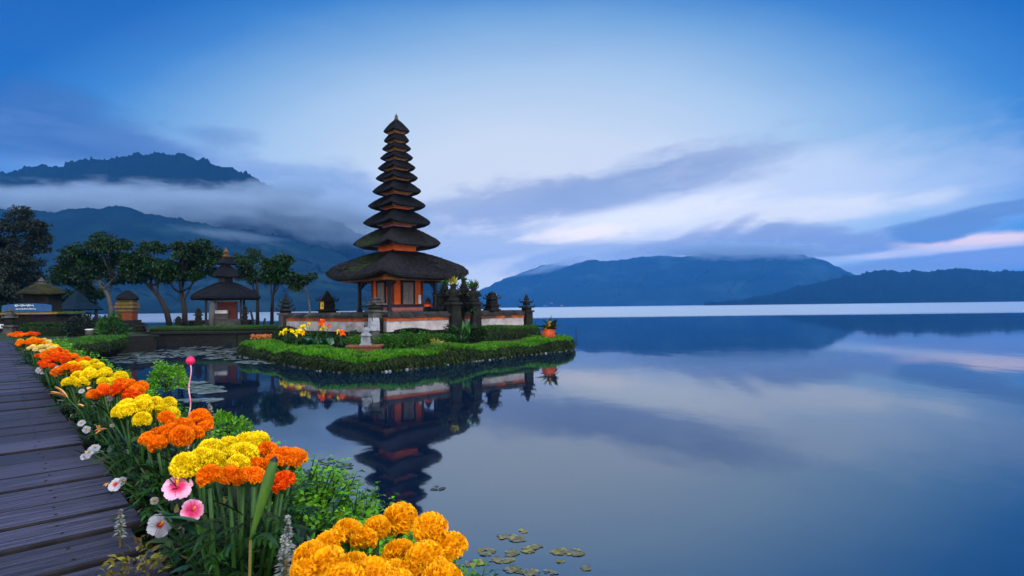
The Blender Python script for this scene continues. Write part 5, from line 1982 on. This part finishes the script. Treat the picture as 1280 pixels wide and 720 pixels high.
# dark spear leaf in front of the mixed plant
p = at_y(312, 678, 1.20)
t = thing('spear_leaf', tuple(p), 'tall rolled green spear leaf with a black tip before the mixed marigolds', 'plant')
tip = at_y(344, 571, p.y + .02)
mb = MB()
ax = (tip - p)
mb.tube([p, p + ax * .15, p + ax * .42, p + ax * .72, p + ax * .93, tip], [.002, .005, .0095, .012, .009, .002], 10)
o = mb.build('leaf', pmat('spear_leaf', (.03, .11, .012), (.09, .17, .012), 14, .45, .3, 120, .003, stretch=(1, 1, .3), c3=(.20, .13, .02)), t, smooth=True)
mb = MB()
mb.tube([p + ax * .955, p + ax * 1.004], [.0095, .002], 8)
mb.build('tip', MT['darkwood'], t)
for v in (p - Vector((0, 0, .10)),):
    mb = MB()
    mb.tube([v, p + ax * .03], [.003, .003], 6)
    mb.build('stem', MT['leaf_dry'], t)
# dry yellow green tuft at the lower left of the border
p = at_d(170, 712, .72)
t = thing('dry_tuft', tuple(p), 'small yellow green dry tuft growing through the planks at the bottom', 'plant')
n = 130
P, D = tuft_pts((p.x, p.y, p.z - .04), .075, .10, n)
V, Fc = leaves_np(P, D + rng.normal(size=P.shape) * .5, rng.uniform(.02, .04, n), .012, droop=.2)
mesh_np('leaf', V, Fc, [MT['leaf_dry'], MT['leaf_yellow']], t, np.tile(rng.integers(0, 2, n), 4))


# ---- low mixed leaves that fill the border, and the ferny bank below: nobody could count them
def leafy_fill(name, n, tr, sr, zlift, L, W, mats, wts, up=.8, tp=1.6, droop=.25, cond=None):
    T = tr[0] + (tr[1] - tr[0]) * rng.random(n) ** tp
    Sx = rng.uniform(sr[0], sr[1], n)
    P = np.zeros((n, 3))
    for i in range(n):
        q = bw(T[i], Sx[i], bank_z(T[i], Sx[i]) + zlift * rng.random())
        P[i] = tuple(q)
    D = rng.normal(size=(n, 3)) * .75 + np.array([0, 0, up])
    k = (1 + .05 * np.maximum(0, T - 3))
    V, Fc = leaves_np(P, D, rng.uniform(.5, 1.2, n) * L * k, rng.uniform(.7, 1.2, n) * W * k, droop=droop)
    mi = rng.choice(len(mats), n, p=wts)
    # whole patches share a colour
    return tag(mesh_np(name, V, Fc, [MT[m] for m in mats], None, np.tile(mi, 4)), kind='stuff')


leafy_fill('border_foliage', 9000, (.35, 19), (.40, .72), .13, .085, .022, ('leaf_mid', 'leaf_dark', 'leaf_blue', 'leaf_dry', 'leaf_black'), (.2, .3, .2, .06, .24))
leafy_fill('edge_foliage', 1500, (.3, 19), (.36, .46), .06, .06, .018, ('leaf_dark', 'leaf_blue', 'leaf_dry', 'leaf_grey', 'leaf_black'), (.34, .2, .22, .06, .18), .5)
mb = MB()                            # larger arching leaves through the border
random.seed(77)
for i in range(520):
    t_ = 1.0 + 17 * random.random() ** 1.7
    s_ = random.uniform(.40, .74)
    b = bw(t_, s_, bank_z(t_, s_) - .01)
    a = random.uniform(0, 6.28)
    L = random.uniform(.08, .18) * (1 + .04 * t_)
    strap_leaf(mb, b, (math.cos(a), math.sin(a), random.uniform(.5, 1.6)), L, L * random.uniform(.14, .30), random.uniform(.4, 1.6), random.choice((0, 0, 1, 1, 2)))
tag(mb.build('border_leaves', [MT['leaf_dark'], MT['leaf_blue'], MT['leaf_dark']], smooth=True), kind='stuff')


def bank_ferns():
    """feathery green growth down the bank: short stems with paired leaflets"""
    P, D, L, SP, SD, SL = [], [], [], [], [], []
    random.seed(9)
    for i in range(4200):
        t_ = 1.2 + 14 * random.random() ** 1.6
        s_ = random.uniform(.76, 1.25 if 2.9 < t_ < 6 else 1.42 if t_ < 5 else 1.6)
        if t_ < 1.7 and s_ > .95 + (t_ - 1.2):
            continue
        z = bank_z(t_, s_)
        if z < -.05:
            continue
        b = Vector(bw(t_, s_, z))
        hh_ = random.uniform(.10, .25) * (.7 if 2.4 < t_ < 6 else 1) * (1.1 + .35 * math.sin(t_ * 2.3 + s_ * 2))
        ln = Vector((random.uniform(-.5, .5), random.uniform(-.5, .5), 1)).normalized()
        a0 = random.uniform(0, 6.28)
        SP.append(tuple(b)), SD.append(tuple(ln)), SL.append(hh_ * 1.02)
        m_ = 12
        for k in range(m_):
            f = (k + 1) / m_
            q = b + ln * (hh_ * f)
            for sg in (0, math.pi):
                a = a0 + sg + random.uniform(-.5, .5) + k * .25
                P.append(tuple(q)), D.append((math.cos(a), math.sin(a), random.uniform(-.1, .8)))
                L.append(random.uniform(.022, .042) * (1.3 - .5 * f) * (1 + .04 * t_))
    n = len(P)
    V, Fc = leaves_np(np.array(P), np.array(D), np.array(L), np.array(L) * .5, droop=.2)
    mi = np.repeat(rng.choice(3, n // 24 + 1, p=(.84, .12, .04)), 24)[:n]
    V2, F2 = leaves_np(np.array(SP), np.array(SD), np.array(SL), .006, fold=.5)
    V, Fc, _ = merge_np([(V, Fc, 0), (V2, F2, 0)])
    return tag(mesh_np('bank_foliage', V, Fc, [MT['leaf_bright'], MT['leaf_mid'], MT['leaf_blue']], None, np.concatenate([np.tile(mi, 4), np.ones(len(F2), int)])), kind='stuff')


bank_ferns()
p = on_z(208, 487, .35)
shrub('bank_bush', tuple(p), .30, .42, MT['leaf_bright'], 'round bright green bush on the bank behind the deep orange marigold', 1300, .06, .035)
p = on_z(283, 552, .45)
shrub('bank_bush', tuple(p), .20, .24, MT['leaf_bright'], 'bright green bush on the bank left behind the yellow marigold blooms', 900, .045, .025)


# ---- floating leaves on the pond
def floating(name, patches, r, m, seedv, lift=1.0):
    """flat round leaves on the water: patches = [(px, py, rx_px, ry_px, count)]"""
    random.seed(seedv)
    mb = MB()
    for px, py, rx, ry, n in patches:
        for i in range(n):
            a, q = random.uniform(0, 6.28), math.sqrt(random.random())
            p = on_z(px + math.cos(a) * q * rx, py + math.sin(a) * q * ry, 0)
            rr = r * random.uniform(.5, 1.2)
            a0 = random.uniform(0, 6.28)
            z = .002 + random.uniform(.004, .012) * lift
            vs = [(p.x, p.y, z)]
            k = 11
            for j in range(k):
                b = a0 + .25 + (2 * math.pi - .5) * j / (k - 1)
                w = rr * (1 + .1 * math.sin(b * 3 + i))
                vs.append((p.x + math.cos(b) * w, p.y + math.sin(b) * w, z + .006 * lift * math.sin(b * 2 + i)))
            mb.add(vs, [(0, j, j + 1) for j in range(1, k)], random.choice((0, 0, 1)))
    return tag(mb.build(name, m), kind='stuff')


lp1 = pmat('lily_pad', (.10, .13, .13), (.16, .19, .19), 3, .28, island=.3, spec=.8)
lp2 = pmat('old_lily_pad', (.05, .09, .05), (.10, .12, .07), 3, .35, island=.3, spec=.7)
floating('lily_pads', [(200, 442, 55, 6, 150), (255, 439, 45, 6, 140), (170, 450, 40, 5, 70), (288, 447, 30, 3, 40), (330, 453, 36, 2.5, 40), (300, 438, 20, 3, 30),
                       (208, 475, 24, 2, 26), (236, 479, 22, 2, 24), (252, 485, 26, 3, 34), (262, 490, 20, 2, 18), (250, 501, 26, 2, 24)], .15, [lp1, lp2], 3)
w1 = pmat('yellow_weed', (.22, .19, .035), (.13, .13, .04), 14, .5, island=.5, spec=.5)
w2 = pmat('grey_weed', (.12, .13, .14), (.07, .09, .10), 14, .45, island=.5, spec=.5)
floating('floating_weed', [(634, 671, 12, 3, 26), (646, 674, 9, 3, 22), (606, 690, 12, 4, 30), (640, 692, 9, 4, 24), (627, 700, 14, 4, 34), (661, 688, 9, 4, 22), (670, 684, 6, 3, 16),
                           (699, 690, 9, 4, 30), (720, 691, 10, 4, 34), (641, 712, 10, 4, 28), (662, 716, 12, 4, 30), (592, 704, 12, 4, 20), (733, 709, 7, 4, 12), (687, 716, 8, 3, 12),
                           (655, 664, 5, 2, 6), (700, 702, 4, 2, 4)], .019, [w1, w2], 4, .22)
floating('floating_weed', [(410, 577, 14, 4, 18), (430, 583, 12, 4, 14), (400, 590, 18, 4, 26), (425, 596, 16, 5, 22), (440, 604, 12, 4, 16), (392, 597, 14, 4, 16), (548, 610, 8, 3, 9)], .028,
         [pmat('dark_weed', (.02, .03, .03), (.04, .05, .05), 10, .6), w2], 5, .22)
